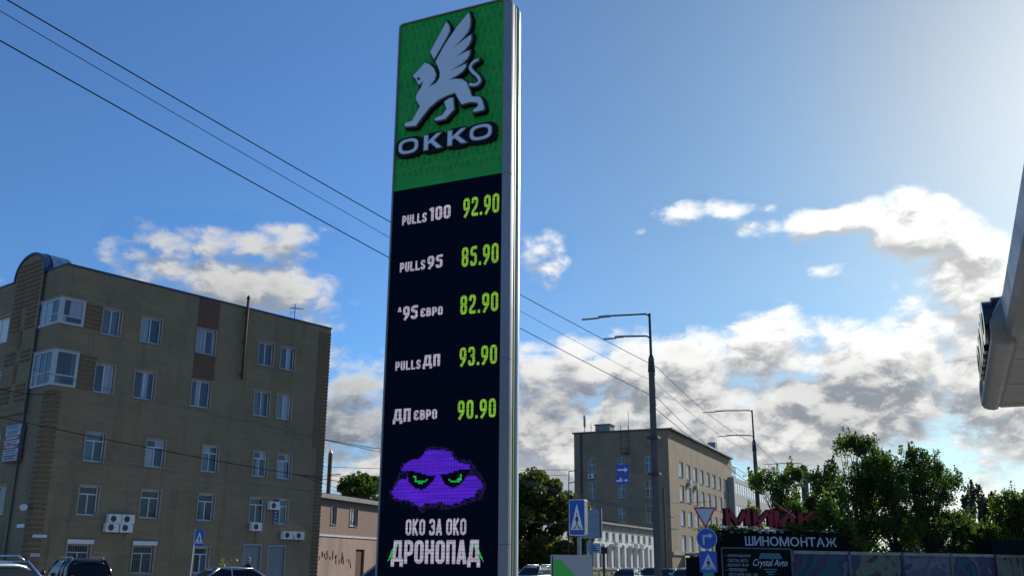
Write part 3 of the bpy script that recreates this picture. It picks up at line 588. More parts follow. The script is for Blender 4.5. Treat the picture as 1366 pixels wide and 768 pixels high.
# the grass bank that lifts the far buildings about a metre above the road
m = MB(); prof = [(3.4, .1), (2.4, .7), (1.5, 1.12), (.6, 1.18), (-9, 1.2)]
for t in range(-52, 609, 20):
    for w, z in prof: m.v.append(tuple(SP(t, w, z)))
n_ = len(prof)
for i in range(33):
    for k in range(n_ - 1): m.f.append([i * n_ + k, i * n_ + k + 1, (i + 1) * n_ + k + 1, (i + 1) * n_ + k])
tag(m.build('grass_bank', M['grass'], smooth=True), kind='structure')
m = MB(); bl = [(SP(random.uniform(-50, 60), random.uniform(.3, 3.3))) for _ in range(9000)]
for p in bl:
    w = (p - mid_p).dot(sn); z = float(np.interp(w, [.6, 1.5, 2.4, 3.4], [1.18, 1.12, .7, .1])); a = random.uniform(0, 6.3); h = random.uniform(.08, .2)
    m.add([(p.x, p.y, z - .02), (p.x + .06 * math.cos(a), p.y + .06 * math.sin(a), z - .02), (p.x + .03 * math.cos(a) + random.uniform(-.05, .05), p.y, z + h)], [(0, 1, 2)])
tag(m.build('grass_blades', M['grass']), 'short grass blades growing on the bank before the white hall', 'grass', kind='stuff')

# ------------------------------------------------------------------ walls with openings, windows
def wall(mb, u0, u1, z0, z1, holes, f, depth=.22):
    us = sorted({u0, u1, *[h[0] for h in holes], *[h[1] for h in holes]}); zs = sorted({z0, z1, *[h[2] for h in holes], *[h[3] for h in holes]})
    us = [u for u in us if u0 <= u <= u1]; zs = [z for z in zs if z0 <= z <= z1]
    for za, zb_ in zip(zs, zs[1:]):
        run = None
        for ua, ub in list(zip(us, us[1:])) + [(None, None)]:
            blocked = ua is None or any(h[0] <= (ua + ub) / 2 <= h[1] and h[2] <= (za + zb_) / 2 <= h[3] for h in holes)
            if blocked:
                if run: mb.add([f(run[0], 0, za), f(run[1], 0, za), f(run[1], 0, zb_), f(run[0], 0, zb_)], [(0, 1, 2, 3)]); run = None
            else: run = (ua, ub) if run is None else (run[0], ub)
    for a, b, c, d in holes:
        for q in (((a, c), (b, c)), ((b, c), (b, d)), ((b, d), (a, d)), ((a, d), (a, c))):
            (x0, y0), (x1, y1) = q; mb.add([f(x0, 0, y0), f(x0, depth, y0), f(x1, depth, y1), f(x1, 0, y1)], [(0, 1, 2, 3)])
front = lambda u, d, z: (u, d, z)
side = lambda u, d, z: (d, u, z)
def make_window(w, h, style, gm, depth=.2, surround=True):
    """canonical window: x across, z up from 0, opening recessed to y=depth; returns list of (name, mesh, parent index)"""
    def mk():
        L = []
        fr = MB(); t = .07; y0, y1 = depth - .06, depth
        fr.box(0, t, y0, y1, 0, h).box(w - t, w, y0, y1, 0, h).box(t, w - t, y0, y1, 0, t).box(t, w - t, y0, y1, h - t, h)
        panes = []; mw = .06
        def pane(a, b, c, d): panes.append((a, b, c, d))
        if style == 'two':
            fr.box(w / 2 - mw / 2, w / 2 + mw / 2, y0 - .01, y1, t, h - t); pane(t, w / 2 - mw / 2, t, h - t); pane(w / 2 + mw / 2, w - t, t, h - t)
        elif style in ('tee', 'grille'):
            zt_ = h * .72; fr.box(t, w - t, y0 - .01, y1, zt_ - mw / 2, zt_ + mw / 2); fr.box(w / 2 - mw / 2, w / 2 + mw / 2, y0 - .01, y1, t, zt_ - mw / 2)
            pane(t, w - t, zt_ + mw / 2, h - t); pane(t, w / 2 - mw / 2, t, zt_ - mw / 2); pane(w / 2 + mw / 2, w - t, t, zt_ - mw / 2)
        elif style == 'cross':
            zt_ = h * .55; fr.box(t, w - t, y0 - .01, y1, zt_ - .03, zt_ + .03); fr.box(w / 2 - .03, w / 2 + .03, y0 - .012, y1 - .001, t, h - t)
            pane(t, w / 2 - .03, t, zt_ - .03); pane(w / 2 + .03, w - t, t, zt_ - .03); pane(t, w / 2 - .03, zt_ + .03, h - t); pane(w / 2 + .03, w - t, zt_ + .03, h - t)
        else: pane(t, w - t, t, h - t)
        L.append(('window', fr.mesh('window', M['frame'])))
        for a, b, c, d in panes: L.append(('pane', MB().box(a, b, depth - .03, depth - .015, c, d).mesh('pane', gm)))
        L.append(('sill', MB().box(-.06, w + .06, -.07, depth - .01, -.05, -.005).mesh('sill', M['sill'])))
        if surround:
            s_ = .07; L.append(('surround', MB().box(-s_, -.002, -.04, .03, 0, h + s_).box(w + .002, w + s_, -.04, .03, 0, h + s_).box(-.002, w + .002, -.04, .03, h + .002, h + s_).mesh('surround', M['surround'])))
        if style == 'grille':
            g = MB(); nb = max(4, int(w / .13))
            for i in range(nb + 1): g.box(.04 + i * (w - .09) / nb, .055 + i * (w - .09) / nb, .06, .075, .02, h - .02)
            for z in (.03, h * .5, h - .05): g.box(.02, w - .02, .0752, .09, z, z + .02)
            L.append(('grille', g.mesh('grille', M['steel'])))
            L.append(('shutter_box', MB().box(-.1, w + .1, -.16, -.042, h + .03, h + .25).mesh('shutter_box', M['white'])))
        return L
    return cached((round(w, 2), round(h, 2), style, gm.name, surround), mk)
def put_window(parent, u, z, w, h, style, gm, face='front', **kw):
    L = make_window(w, h, style, gm, **kw)
    loc, rz = ((u, 0, z), 0) if face == 'front' else ((0, u + w, z), -math.pi / 2)
    o = link(L[0][0], L[0][1], parent, loc, rz)
    for nm, me in L[1:]: link(nm, me, o)
    return o

# ------------------------------------------------------------------ the tan brick block on the left
DL = 58
cp = at(90, 353, DL); FR = Plane((cp.x, cp.y, 0), 38.8); SI = Plane((cp.x, cp.y, 0), 38.8 - 90)
lb = empty('brick_office_block', (cp.x, cp.y, 0), brg(38.8), 'tan brick five storey block on the left with glazed corner bays and arched gable', 'building')
ztop = cp.z; wd = FR.uz(442, 437)[0]
def wrect(pl, x0, x1, y0, y1):
    ua, za = pl.uz(x0, y0); ub, _ = pl.uz(x1, y0); _, zc = pl.uz(x0, y1)
    return min(ua, ub), max(ua, ub), min(za, zc), max(za, zc)
wins = []; G1, G2, G3 = M['glass'], M['glass_dark'], M['glass_teal']
z5 = (FR.uz(137, 445)[1], FR.uz(139, 410)[1]); z4 = (FR.uz(126, 522)[1], FR.uz(128.7, 484)[1])
z3_ = (FR.uz(112, 614)[1], FR.uz(115.7, 575.6)[1]); z2_ = (FR.uz(102, 686)[1], FR.uz(106.8, 646.8)[1])
c5 = [(139, 163, 410), (190, 216.5, 421.8), (264, 288.5, 438), (346, 365.5, 454.8), (375.5, 394, 460.8)]
for i, (xa, xb, yy) in enumerate(c5):
    ua = FR.uz(xa, yy)[0]; ub = FR.uz(xb, yy + 5)[0]; wins.append((ua, ub, *z5, 'two', G1)); wins.append((ua - .03, ub - .03, *z4, 'two', G1))
c3 = [(115.7, 141, 576), (196.5, 221, 584), (271.4, 292, 592), (339, 357.5, 600), (371, 389, 603)]
for i, (xa, xb, yy) in enumerate(c3):
    ua = FR.uz(xa, yy)[0]; ub = FR.uz(xb, yy + 4)[0]; wins.append((ua, ub, *z3_, 'tee', (G3, G1, G1, G1, G1)[i])); wins.append((ua + .01, ub + .01, *z2_, 'tee', (G2, G2, G3, G2, G3)[i]))
zg = (1.0, FR.uz(180, 721)[1] - .25)
for i, (xa, xb) in enumerate(((91, 121), (178.5, 206))): wins.append((FR.uz(xa, 722)[0], FR.uz(xb, 725)[0], *zg, 'grille', G2))
wins.append((FR.uz(260, 729)[0], FR.uz(279, 730)[0], 1.0, FR.uz(260, 729)[1], 'tee', G3))
doors = [(FR.uz(326, 727)[0], FR.uz(347.5, 728)[0], .05, FR.uz(326, 727)[1]), (FR.uz(358.5, 728.5)[0], FR.uz(380, 729)[0], .05, FR.uz(358.5, 728.5)[1])]
# glazed corner bays: extent on both walls
bays = []
for (fx, fy0, fy1, sx, sy0, sy1) in ((112, 403, 436, 56, 408, 441), (103, 471, 517, 48, 480, 515)):
    uf, zf1 = FR.uz(fx, fy0); _, zf0 = FR.uz(fx, fy1); us, zs1 = SI.uz(sx, sy0); bays.append((uf, us, zf0, zf1))
fholes = [(w[0], w[1], w[2], w[3]) for w in wins] + doors + [(0, b[0], b[2], b[3]) for b in bays]
swins = []
for xa, xb, ya, yb in ((-16, 17, 425, 463), (-22, 5, 498, 530), (-20, 7, 665, 695), (-30, 2, 580, 610)):
    r = wrect(SI, xa, xb, ya, yb); swins.append((r[0], r[1], (z5[0] - .1, z4[0], z2_[0], z3_[0])[len(swins)], (z5[1], z4[1], z2_[1], z3_[1])[len(swins)]))
sholes = [tuple(s) for s in swins] + [(0, b[1], b[2], b[3]) for b in bays]
mb = MB(); wall(mb, 0, wd, -.1, ztop, fholes, front); wall(mb, 0, 15, -.1, ztop, sholes, side)
mb.add([(wd, 0, -.1), (wd, 15, -.1), (wd, 15, ztop), (wd, 0, ztop), (0, 15, -.1), (0, 15, ztop)], [(0, 1, 2, 3), (1, 4, 5, 2)])
mb.build('wall', M['b_left'], lb)
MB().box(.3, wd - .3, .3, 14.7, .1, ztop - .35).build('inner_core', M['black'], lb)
MB().box(-.05, wd + .05, -.06, .32, ztop + .002, ztop + .1).box(-.05, .32, .322, 15, ztop + .002, ztop + .1).box(wd - .3, wd + .05, .322, 15, ztop + .002, ztop + .1).build('parapet_flashing', M['flash'], lb)
MB().box(.1, wd - .1, .1, 14.9, ztop - .34, ztop - .2).build('roof', M['darkgrey'], lb)
for w in wins:
    put_window(lb, w[0], w[2], w[1] - w[0], w[3] - w[2], w[4], w[5])
for s_ in swins: put_window(lb, s_[0], s_[2], s_[1] - s_[0], s_[3] - s_[2], 'two', M['glass_bright'] if s_[3] > 14 else G1, 'side')
for a, b, c, d in doors:
    dd = MB().box(a, b, .08, .14, c, d).build('door', M['shutter'], lb)
    s_ = MB()
    for k in range(14): s_.box(a + .06, b - .06, .068, .0795, c + .06 + k * (d - c - .1) / 14, c + .04 + (k + 1) * (d - c - .1) / 14)
    tag(s_.build('shutter_slats', M['shutter'], dd), kind='stuff')
    MB().box(a - .09, a - .002, -.04, .03, c, d + .12).box(b + .002, b + .09, -.04, .03, c, d + .12).box(a - .002, b + .002, -.04, .03, d + .002, d + .12).build('surround', M['sill'], dd)
for k, (uf, us, c, d) in enumerate(bays):
    pr = .10; bay = MB()
    t = .09
    bay.box(-pr, uf + .1, -pr, .0, d - t, d + .04).box(-pr, 0, .001, us + .1, d - t, d + .04).box(-pr, uf + .1, -pr, .0, c - .04, c + t).box(-pr, 0, .001, us + .1, c - .04, c + t)
    bay.box(-pr + .001, .12, -pr + .001, .12, c + t, d - t)
    bay.box(uf - .06, uf + .1, -pr + .001, .1, c + t, d - t).box(-pr + .001, .1, us - .06, us + .1, c + t, d - t)
    zt_ = c + (d - c) * .27
    bay.box(.121, uf - .061, -pr + .03, -.06, zt_, zt_ + .08)
    for q_ in (.36, .68): bay.box(-pr + .03, -.06, us * q_, us * q_ + .07, c + t, d - t)
    bay.box(-pr + .034, -.062, .121, us - .061, zt_ + .15, zt_ + .22)
    bo = bay.build('corner_bay', M['frame2'], lb)
    MB().box(.121, uf - .061, -pr + .06, -pr + .075, zt_ + .08, d - t).build('pane', G1, bo); MB().box(.121, uf - .061, -pr + .06, -pr + .075, c + t, zt_).build('pane', G1, bo)
    for a, b in ((.121, us * .36), (us * .36 + .07, us * .68), (us * .68 + .07, us - .061)):
        MB().box(-pr + .05, -pr + .065, a, b, c + t, d - t).build('pane', G1, bo)
    MB().box(-pr - .05, uf + .16, -pr - .05, .0, d + .042, d + .1).box(-pr - .05, 0, .001, us + .16, d + .042, d + .1).build('bay_cap', M['surround'], bo)
# dark projecting brick courses: right quoin, left corner below the bays, panels beside the bays
course = {}
def courses(u0, u1, z0, z1, face='front', step=.24, proud=.06, name='brick_course'):
    z = z0
    while z < z1 - .08:
        L_ = round(u1 - u0, 3)
        me = cached(('course', L_, proud), lambda: MB().box(0, L_, -proud, .05, 0, .12).mesh('brick_course', M['b_course']))
        if face == 'front': link(name, me, lb, (u0, 0, z))
        else: link(name, me, lb, (0, u1, z), -math.pi / 2)
        z += step
qz = ztop - .25
courses(wd - 1.05, wd - .01, 9.2, ztop - .2); courses(wd - .62, wd - .01, .3, 9.2)
lowz = bays[1][2] - .15
z = .4
k = 0
while z < lowz - .1:      # corner quoin wraps both walls
    a = .62
    MBq = cached(('quoin',), lambda: MB().box(-.05, a, -.05, .0, 0, .13).box(-.05, 0, .001, a, 0, .13).mesh('quoin_course', M['b_course']))
    link('quoin_course', MBq, lb, (0, 0, z)); z += .27
for uf, us, c, d in bays:
    courses(uf + .2, uf + 1.12, c, d, step=.25)
    if us < 2.6: courses(us + .2, us + .75, c - .1, d, 'side', step=.25)
for z0_, z1_ in ((z5[1] + .1, ztop - .02), (z4[1] + .1, z5[0] - .06)):       # brown panels over the third column
    u0, u1 = FR.uz(263.5, 438)[0] - .02, FR.uz(290, 443)[0] + .02
    MB().box(u0, u1, -.03, .02, z0_, z1_).build('brown_brick_panel', M['b_dark'], lb)
# arched gable on the side wall
ga = SI.uz(62.5, 357)[0] ; gb = SI.uz(23, 382)[0]; gp = SI.uz(54, 339)[1]; zs_ = ztop - .1; gm_ = (ga + gb) / 2; gr = (gb - ga) / 2; gh = gp - zs_
def arch(r, h, n=18): return [(gm_ + r * math.cos(math.pi * i / n), zs_ + h * math.sin(math.pi * i / n) ** .8) for i in range(n + 1)]
def swap(x, y, z): return (y, x, z)
MB().poly([(ga, 9.5), (gb, 9.5)] + arch(gr, gh)[0:], -.14, .5).xf(swap).build('arched_gable', M['b_left'], lb)
o_, i_ = arch(gr + .14, gh + .16), arch(gr + .01, gh + .01)
rim = MB()
for k in range(len(o_) - 1):
    q = [o_[k], o_[k + 1], i_[k + 1], i_[k]]
    rim.poly(q, -.2, 1.45)
rim.xf(swap).build('arch_flashing', M['flash'], lb)
vault = MB()
o2 = arch(gr + .17, gh + .19)
for k in range(len(o2) - 1): vault.add([(.3, o2[k][0], o2[k][1]), (.3, o2[k + 1][0], o2[k + 1][1]), (1.5, o2[k + 1][0], o2[k + 1][1]), (1.5, o2[k][0], o2[k][1])], [(0, 1, 2, 3)])
vault.build('arch_roofing', M['flash2'], lb)
z = 10.2; j = 0
while z < gp - .35:
    hw = gr * .86 if z < zs_ else gr * .86 * math.sqrt(max(0, 1 - ((z - zs_) / gh) ** 2.2))
    grp = int((z - 10.2) / .28) % 7
    if hw > .25 and (z > ztop - 2.4 or grp < 3):
        if z > ztop - 1.9 or hw < .6: spans_ = [(gm_ - hw, gm_ + hw)]
        else: spans_ = [(gm_ - hw, gm_ - .35), (gm_ + .35, gm_ + hw)]
        for a, b in spans_: MB().box(-.19, -.141, a, b, z, z + .13).build('brick_course', M['b_course'], lb)
    elif hw > .6: MB().box(-.17, -.141, gm_ - .16, gm_ + .16, z, z + .24).build('brick_course', M['b_course'], lb)
    z += .28; j += 1
MB().tube([(-.1, ga - .12, ztop), (-.1, ga - .12, .2)], .045, 8).build('downpipe', M['darksteel'], lb)
for a, b, c, d, mt in ((-.06, -.02, .7, 1.5, 'signwhite'),): MB().box(a, b, c, d, 3.3, 3.48).build('wall_plate', M[mt], lb)
# things fixed to the block
def onfront(x, y): u, z = FR.uz(x, y); return u, z
def world_of(o, p): return Matrix.Translation(o.location) @ Matrix.Rotation(o.rotation_euler.z, 4, 'Z') @ Vector(p)
def make_ac():
    r = empty('air_conditioner', (0, 0, 0)); w, h, d = .76, .5, .3
    b = MB().box(0, w, -d - .08, -.08, 0, h); b.build('casing', M['white'], r)
    ring = MB(); c = (w * .38, h / 2)
    for i in range(20):
        a0, a1 = 2 * math.pi * i / 20, 2 * math.pi * (i + 1) / 20
        ring.poly([(c[0] + .17 * math.cos(a0), c[1] + .17 * math.sin(a0)), (c[0] + .17 * math.cos(a1), c[1] + .17 * math.sin(a1)), c], -d - .092, -d - .081)
    ring.build('fan_grille', M['black'], r)
    f = MB()
    for i in range(5):
        a = 2 * math.pi * i / 5; f.poly([(c[0], c[1]), (c[0] + .16 * math.cos(a), c[1] + .16 * math.sin(a)), (c[0] + .16 * math.cos(a + .55), c[1] + .17 * math.sin(a + .55))], -d - .1, -d - .094)
    f.build('fan_blades', M['darkgrey'], r)
    for x_ in (.08, w - .13): MB().box(x_, x_ + .05, -d - .08, 0, -.06, -.002).box(x_, x_ + .04, -.04, 0, -.3, -.061).build('bracket', M['steel'], r)
    return r
ac0 = make_ac(); first = True
acs = [(139.5, 697.5, 'white air conditioner upper left of the block of four on the tan brick wall'), (157.5, 698, 'white air conditioner upper right of the block of four on the tan brick wall'),
       (136, 709, 'white air conditioner lower left of the block of four on the tan brick wall'), (155, 709.5, 'white air conditioner lower right of the block of four on the tan brick wall'),
       (355, 679, 'white air conditioner fixed beside the blue filmed window'), (331, 707.5, 'white air conditioner fixed right under a second floor window'),
       (373, 718.5, 'left one of two white air conditioners over the right hand shuttered door'), (388.5, 719, 'right one of two white air conditioners near the block\'s right edge')]
for x, y, lab in acs:
    o = ac0 if first else copy_tree(ac0); first = False
    u, z = onfront(x, y); o.location = world_of(lb, (u, 0, z)); o.rotation_euler.z = lb.rotation_euler.z; tag(o, lab, 'air conditioner', 'air conditioners on the tan brick block')
u0, u1 = FR.uz(365, 665)[0], FR.uz(371.5, 666)[0]
bf = MB().box(u0 + .03, u1, -.06, -.02, z2_[0] + .03, z2_[1] - .02).build('blue_banner', M['bluefilm'], None, lb.location, lb.rotation_euler.z); tag(bf, 'narrow blue banner with white letters on the left of a window', 'banner')
for k in range(7): MB().box(u0 + .08, u1 - .08, -.064, -.061, z2_[1] - .3 - k * .2, z2_[1] - .2 - k * .2).build('print_line', M['signgrey'], bf)
# flue pipe
u, z = FR.uz(317.6, 506); u2, z2p = FR.uz(329, 397)
fl = MB().tube([(u + .1, -.25, z), (u + .1, -.25, z2p - .1)], .09, 8).build('flue_pipe', M['rust'], None, lb.location, lb.rotation_euler.z, smooth=True); tag(fl, 'thin rusty flue pipe running up the brick front past the roof edge', 'pipe')
for zz_ in (z + .3, (z + ztop) / 2, ztop - .4): MB().box(u + .03, u + .17, -.17, 0, zz_, zz_ + .05).build('pipe_clamp', M['darksteel'], fl)
MB().tube([(u + .1, -.25, z2p - .1), (u + .1, -.25, z2p + .12)], .15, 8, .03).build('pipe_cap', M['darksteel'], fl)
# roof aerial
u, z = FR.uz(400, 426)
an = empty('roof_aerial', world_of(lb, (u, .6, ztop)), lb.rotation_euler.z, 'spindly TV aerial on the flat roof near its right end', 'aerial')
MB().tube([(0, 0, -.3), (0, 0, 1.35)], .03, 5).build('mast', M['steel'], an)
bm_ = MB().tube([(-.4, 0, 1.0), (.75, 0, 1.12)], .018, 4).build('boom', M['steel'], an)
for k in range(7): MB().tube([(-.35 + k * .17, -.3 + .02 * k, 1.0 + k * .018), (-.35 + k * .17, .3 - .02 * k, 1.0 + k * .018)], .012, 4).build('element', M['steel'], bm_)
MB().tube([(-.45, 0, .55), (-.1, 0, .75), (0, 0, .7)], .016, 4).tube([(-.35, 0, .3), (-.35, 0, .9)], .012, 4).build('lower_dipole', M['steel'], an)
# lit adverts / sign on the side wall
u0, u1, _, _ = wrect(SI, 17, 37, 566, 575); zt2 = SI.uz(37, 565)[1]; zb2 = SI.uz(16, 617)[1]
sg = empty('tenants_sign', world_of(lb, (0, u1, 0)), lb.rotation_euler.z - math.pi / 2, 'tall narrow sign of stacked pale and red panels on the side wall', 'sign')
w_ = u1 - u0
MB().box(0, w_, -.3, -.1, zb2, zt2).build('sign_box', M['darkgrey'], sg)
cols = ['signwhite', 'flash2', 'signred', 'signwhite', 'signred', 'flash2', 'signwhite']; hs = [.12, .18, .12, .12, .12, .13, .21]; zc_ = zt2 - .03
cols = ['p_pale', 'p_pale', 'p_red', 'p_white', 'p_red', 'p_pale', 'p_lilac']
M['p_pale'] = mat('panel_pale_blue', (.4, .52, .62), .5); M['p_red'] = mat('panel_red', (.35, .08, .08), .5); M['p_white'] = mat('panel_white', (.62, .64, .68), .5); M['p_lilac'] = mat('panel_lilac', (.42, .38, .48), .5); M['ink'] = mat('panel_ink', (.07, .09, .13), .6)
for c_, h_ in zip(cols, hs):
    hh = h_ * (zt2 - zb2 - .06); pn = MB().box(.04, w_ - .04, -.325, -.301, zc_ - hh + .03, zc_).build('sign_panel', M[c_], sg)
    for k in range(2): MB().box(.15 + .1 * k, w_ - .2 - .15 * k, -.331, -.326, zc_ - hh * (.38 + .3 * k), zc_ - hh * (.22 + .3 * k)).build('print_line', M['ink'] if c_ != 'p_red' else M['p_white'], pn)
    zc_ -= hh
for z_ in (zb2 + .3, zt2 - .36): MB().box(.1, w_ - .1, -.1, 0, z_, z_ + .06).build('bracket', M['darksteel'], sg)
u, z = FR.uz(33, 676)
lm = empty('wall_lamp', world_of(lb, (-.05, .1, z)), lb.rotation_euler.z, 'round white lamp on a short arm at the corner of the tan block', 'lamp')
MB().ball((-.45, 0, 0), .2, .2, .2).build('globe', M['lampglass'], lm, smooth=True); MB().tube([(0, 0, 0), (-.28, 0, 0)], .03, 6).build('arm', M['darksteel'], lm)
for (xa, xb, ya, yb, lab) in ((37, 62, 712, 716, 'long white address plate on the brick near the left corner'), (38, 53, 737, 742, 'small lilac grey plate low on the brick near the left corner')):
    r = wrect(FR, xa, xb, ya, yb); pz = MB().box(max(.1, r[0]), r[1], -.075, -.052, r[2], r[3]).build('wall_plate', M['p_white'] if 'long' in lab else M['p_lilac'], None, lb.location, lb.rotation_euler.z); tag(pz, lab, 'plate')
# cables fixed across the front, two small insulators
ins = FR.uz(174, 629)

# ------------------------------------------------------------------ low pinkish building behind it
kp = at(425, 657, 78); PK = Plane((kp.x, kp.y, 0), 17.3); zk = kp.z
pb = empty('pink_brick_building', (kp.x, kp.y, 0), brg(17.3), 'low pinkish brick building with concrete cornice between the tan block and the pylon', 'building')
pw = []
for xa, xb, ya, yb in ((442.5, 449.5, 676, 699.5), (467.5, 478, 674, 701)): r = wrect(PK, xa, xb, ya, yb); pw.append((r[0], r[1], 4.6, 6.05))
pd = wrect(PK, 474.5, 486, 732, 760); pdr = (pd[0], pd[1], -.1, pd[3])
mb = MB(); wall(mb, -4, 16, 3.75, zk - .35, pw, front); wall(mb, 0, 9, 3.75, zk - .35, [], lambda u, d, z: (-4 + d, u, z)); mb.build('upper_wall', M['b_pink'], pb)
mb = MB(); wall(mb, -4, 16, -.1, 3.7, [pdr], lambda u, d, z: (u, d - .03, z)); mb.build('lower_wall', M['pinkplaster'], pb)
MB().box(-4.1, 16.1, -.1, .2, 3.66, 3.8).build('string_course', M['frame'], pb)
MB().box(-4.3, 16.3, -.45, 9, zk - .35, zk - .05).box(-4.2, 16.2, -.3, 9, zk - .05, zk).build('cornice', M['concrete'], pb)
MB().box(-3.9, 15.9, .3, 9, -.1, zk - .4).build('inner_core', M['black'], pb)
for a, b, c, d in pw: put_window(pb, a, c, b - a, d - c, 'two', M['glass_teal'])
MB().box(pdr[0], pdr[1], .1, .15, -.1, pdr[3]).build('door', M['rust'], pb)
# scrawl: a few looping sprayed lines
gr_ = MB(); random.seed(3)
for k in range(15):
    x = .2 + k * .42 + random.uniform(-.1, .1); z = 2.3 - .035 * k + random.uniform(-.15, .15)
    pts = [(x + random.uniform(-.2, .2), -.042, z + random.uniform(-.42, .42)) for _ in range(3)]
    for k_ in range(2): pts = [pts[0]] + [tuple((a * (1 - f_) + b * f_) for a, b in zip(p0, p1)) for p0, p1 in zip(pts, pts[1:]) for f_ in (.3, .7)] + [pts[-1]]
    gr_.tube(pts, .028, 4)
tag(gr_.build('graffiti', M['black'], pb), kind='stuff')
cxp = PK.uz(439, 656); cxt = PK.uz(441, 603)
st_ = empty('steel_chimney', world_of(pb, (cxp[0] + .35, .25, zk)), 0, 'dark slim chimney pipe rising from the pink building\'s roof', 'chimney')
MB().tube([(0, 0, -.1), (0, 0, cxt[1] - zk)], .17, 8).build('pipe', M['rust'], st_); MB().tube([(0, 0, cxt[1] - zk), (0, 0, cxt[1] - zk + .25)], .2, 8, .08).build('cap', M['white'], st_)
MB().tube([(0, 0, 1.55), (.9, 0, 1.6)], .04, 5).build('side_bracket', M['darksteel'], st_)

# ------------------------------------------------------------------ office building, white hall, modern block along the street
ofc = empty('office_building', (mid_p.x, mid_p.y, 0), brg(STREET), 'grey brown brick office building with a dark end wall and sunlit street side', 'building')
OS = Plane(mid_p, STREET); OE = Plane(mid_p, STREET - 90); zo = 18.3; lo_, le_ = 38.2, 12.6
ow = []
rowsz = [(12.85, 14.75), (9.75, 11.75), (6.7, 8.6), (3.5, 5.45)]
for ri, (a, b) in enumerate(rowsz):
    for i in range(8):
        u = 5.15 + i * 3.92
        if u < 34: ow.append((u, u + 2.1, a, b + .05))
ent = (6.5, 10.5, .9, 3.0)
oe = []
for ri, (a, b) in enumerate([(13.05, 15.1), (9.95, 12.0), (6.85, 8.9), (3.6, 5.6)]):
    for u in (2.15, 5.75, 9.7): oe.append((u, u + 1.0, a, b))
mb = MB(); wall(mb, 0, lo_, -.1, zo, ow + [ent], front, .3); wall(mb, 0, le_, -.1, zo, oe, side, .25)
mb.add([(lo_, 0, 0), (lo_, le_, 0), (lo_, le_, zo), (lo_, 0, zo), (0, le_, 0), (0, le_, zo)], [(0, 1, 2, 3), (1, 4, 5, 2)]); mb.build('wall', M['b_mid'], ofc)
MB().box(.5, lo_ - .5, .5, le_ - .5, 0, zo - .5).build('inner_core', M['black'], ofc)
MB().box(-.25, lo_ + .3, -.55, le_ + .2, zo + .002, zo + .16).build('roof_eave', M['darkgrey'], ofc)
MB().box(-.26, lo_ + .3, -.6, -.552, zo + .05, zo + .28).build('roof_gutter', M['steel'], ofc)
MB().box(.2, lo_ - .2, -.15, -.001, 3.0, 3.4).build('string_course', M['concrete'], ofc)
for w in ow: put_window(ofc, w[0], w[2], 2.1, w[3] - w[2], 'cross', M['glass_bright'], surround=False)
for w in oe: put_window(ofc, w[0], w[2], 1.0, w[3] - w[2], 'cross', M['glass_teal'], 'side', surround=False)
MB().box(5.9, 11.1, -2.2, -.16, 3.05, 3.3).box(6.0, 6.3, -2.1, -1.8, 1.1, 3.05).box(10.7, 11.0, -2.1, -1.8, 1.1, 3.05).build('entrance_porch', M['concrete'], ofc)
MB().box(6.5, 10.5, .2, .28, .9, 3.0).build('entrance_door', M['glass_dark'], ofc)
MB().tube([(-.12, 11.6, zo), (-.12, 11.6, .5)], .1, 6).build('downpipe', M['darksteel'], ofc)
lad = MB().box(-.5, -.05, 5.0, 6.1, zo - 2.9, zo - 2.8).box(-.5, -.45, 5, 6.1, zo - 2.2, zo - 2.15).tube([(-.45, 5.05, zo - 2.9), (-.45, 5.05, zo + .7)], .04, 4).tube([(-.45, 6.05, zo - 2.9), (-.45, 6.05, zo + .7)], .04, 4)
for k in range(9): lad.box(-.47, -.43, 5.25, 5.65, zo - 2.7 + k * .35, zo - 2.66 + k * .35)
lad.build('roof_ladder', M['darksteel'], ofc)
def roofbit(name, u, v, z0, build, lab, cat): e = empty(name, world_of(ofc, (u, v, z0)), ofc.rotation_euler.z, lab, cat); build(e); return e
def _ant(e): MB().box(-.09, .09, -.09, .09, .8, 2.3).build('antenna_panel', M['black'], e); MB().box(.14, .32, -.09, .09, .7, 2.0).build('antenna_panel', M['darkgrey'], e); MB().tube([(0, 0, -.2), (0, 0, .9)], .05, 5).build('pole', M['steel'], e)
roofbit('mobile_antenna', .5, 11.3, zo + .16, _ant, 'dark upright mobile antenna at the left edge of the office roof', 'antenna')
def _hut(e): MB().box(0, 1.9, -2.0, 0, -.05, .95).build('hut_walls', M['concrete'], e); MB().box(-.15, 2.05, -2.15, .15, .952, 1.05).build('hut_roof', M['darkgrey'], e)
roofbit('roof_hut', .8, 9.9, zo + .16, _hut, 'small concrete box on the left part of the office roof', 'roof hut')
def _mast(e): MB().tube([(0, 0, -.1), (0, 0, 2.6)], .03, 4).build('mast', M['steel'], e)
roofbit('thin_mast', .6, 5.3, zo + .16, _mast, 'tall thin mast on the office roof above the ladder', 'mast')
def _mast2(e): MB().tube([(0, 0, -.1), (0, 0, 1.3)], .03, 4).build('mast', M['steel'], e); MB().box(-.15, .15, -.03, .03, .6, .8).build('crossbar', M['steel'], e)
roofbit('short_mast', .6, 10.4, zo + .16, _mast2, 'short mast with crossbar beside the roof box', 'mast')
for k, (u, z, f_) in enumerate(((9.4, 12.1, 0), (13.4, 11.95, 0), (None, 12.45, 1))):
    o = copy_tree(ac0); loc = (u, 0, z) if not f_ else (0, 10.6, z)
    o.location = world_of(ofc, loc); o.rotation_euler.z = ofc.rotation_euler.z - (math.pi / 2 if f_ else 0)
    tag(o, ['air conditioner below the second window of the top row on the sunlit side', 'air conditioner below the third window of the top row on the sunlit side', 'air conditioner under the upper left window of the dark end wall'][k], 'air conditioner', 'air conditioners on the office building')

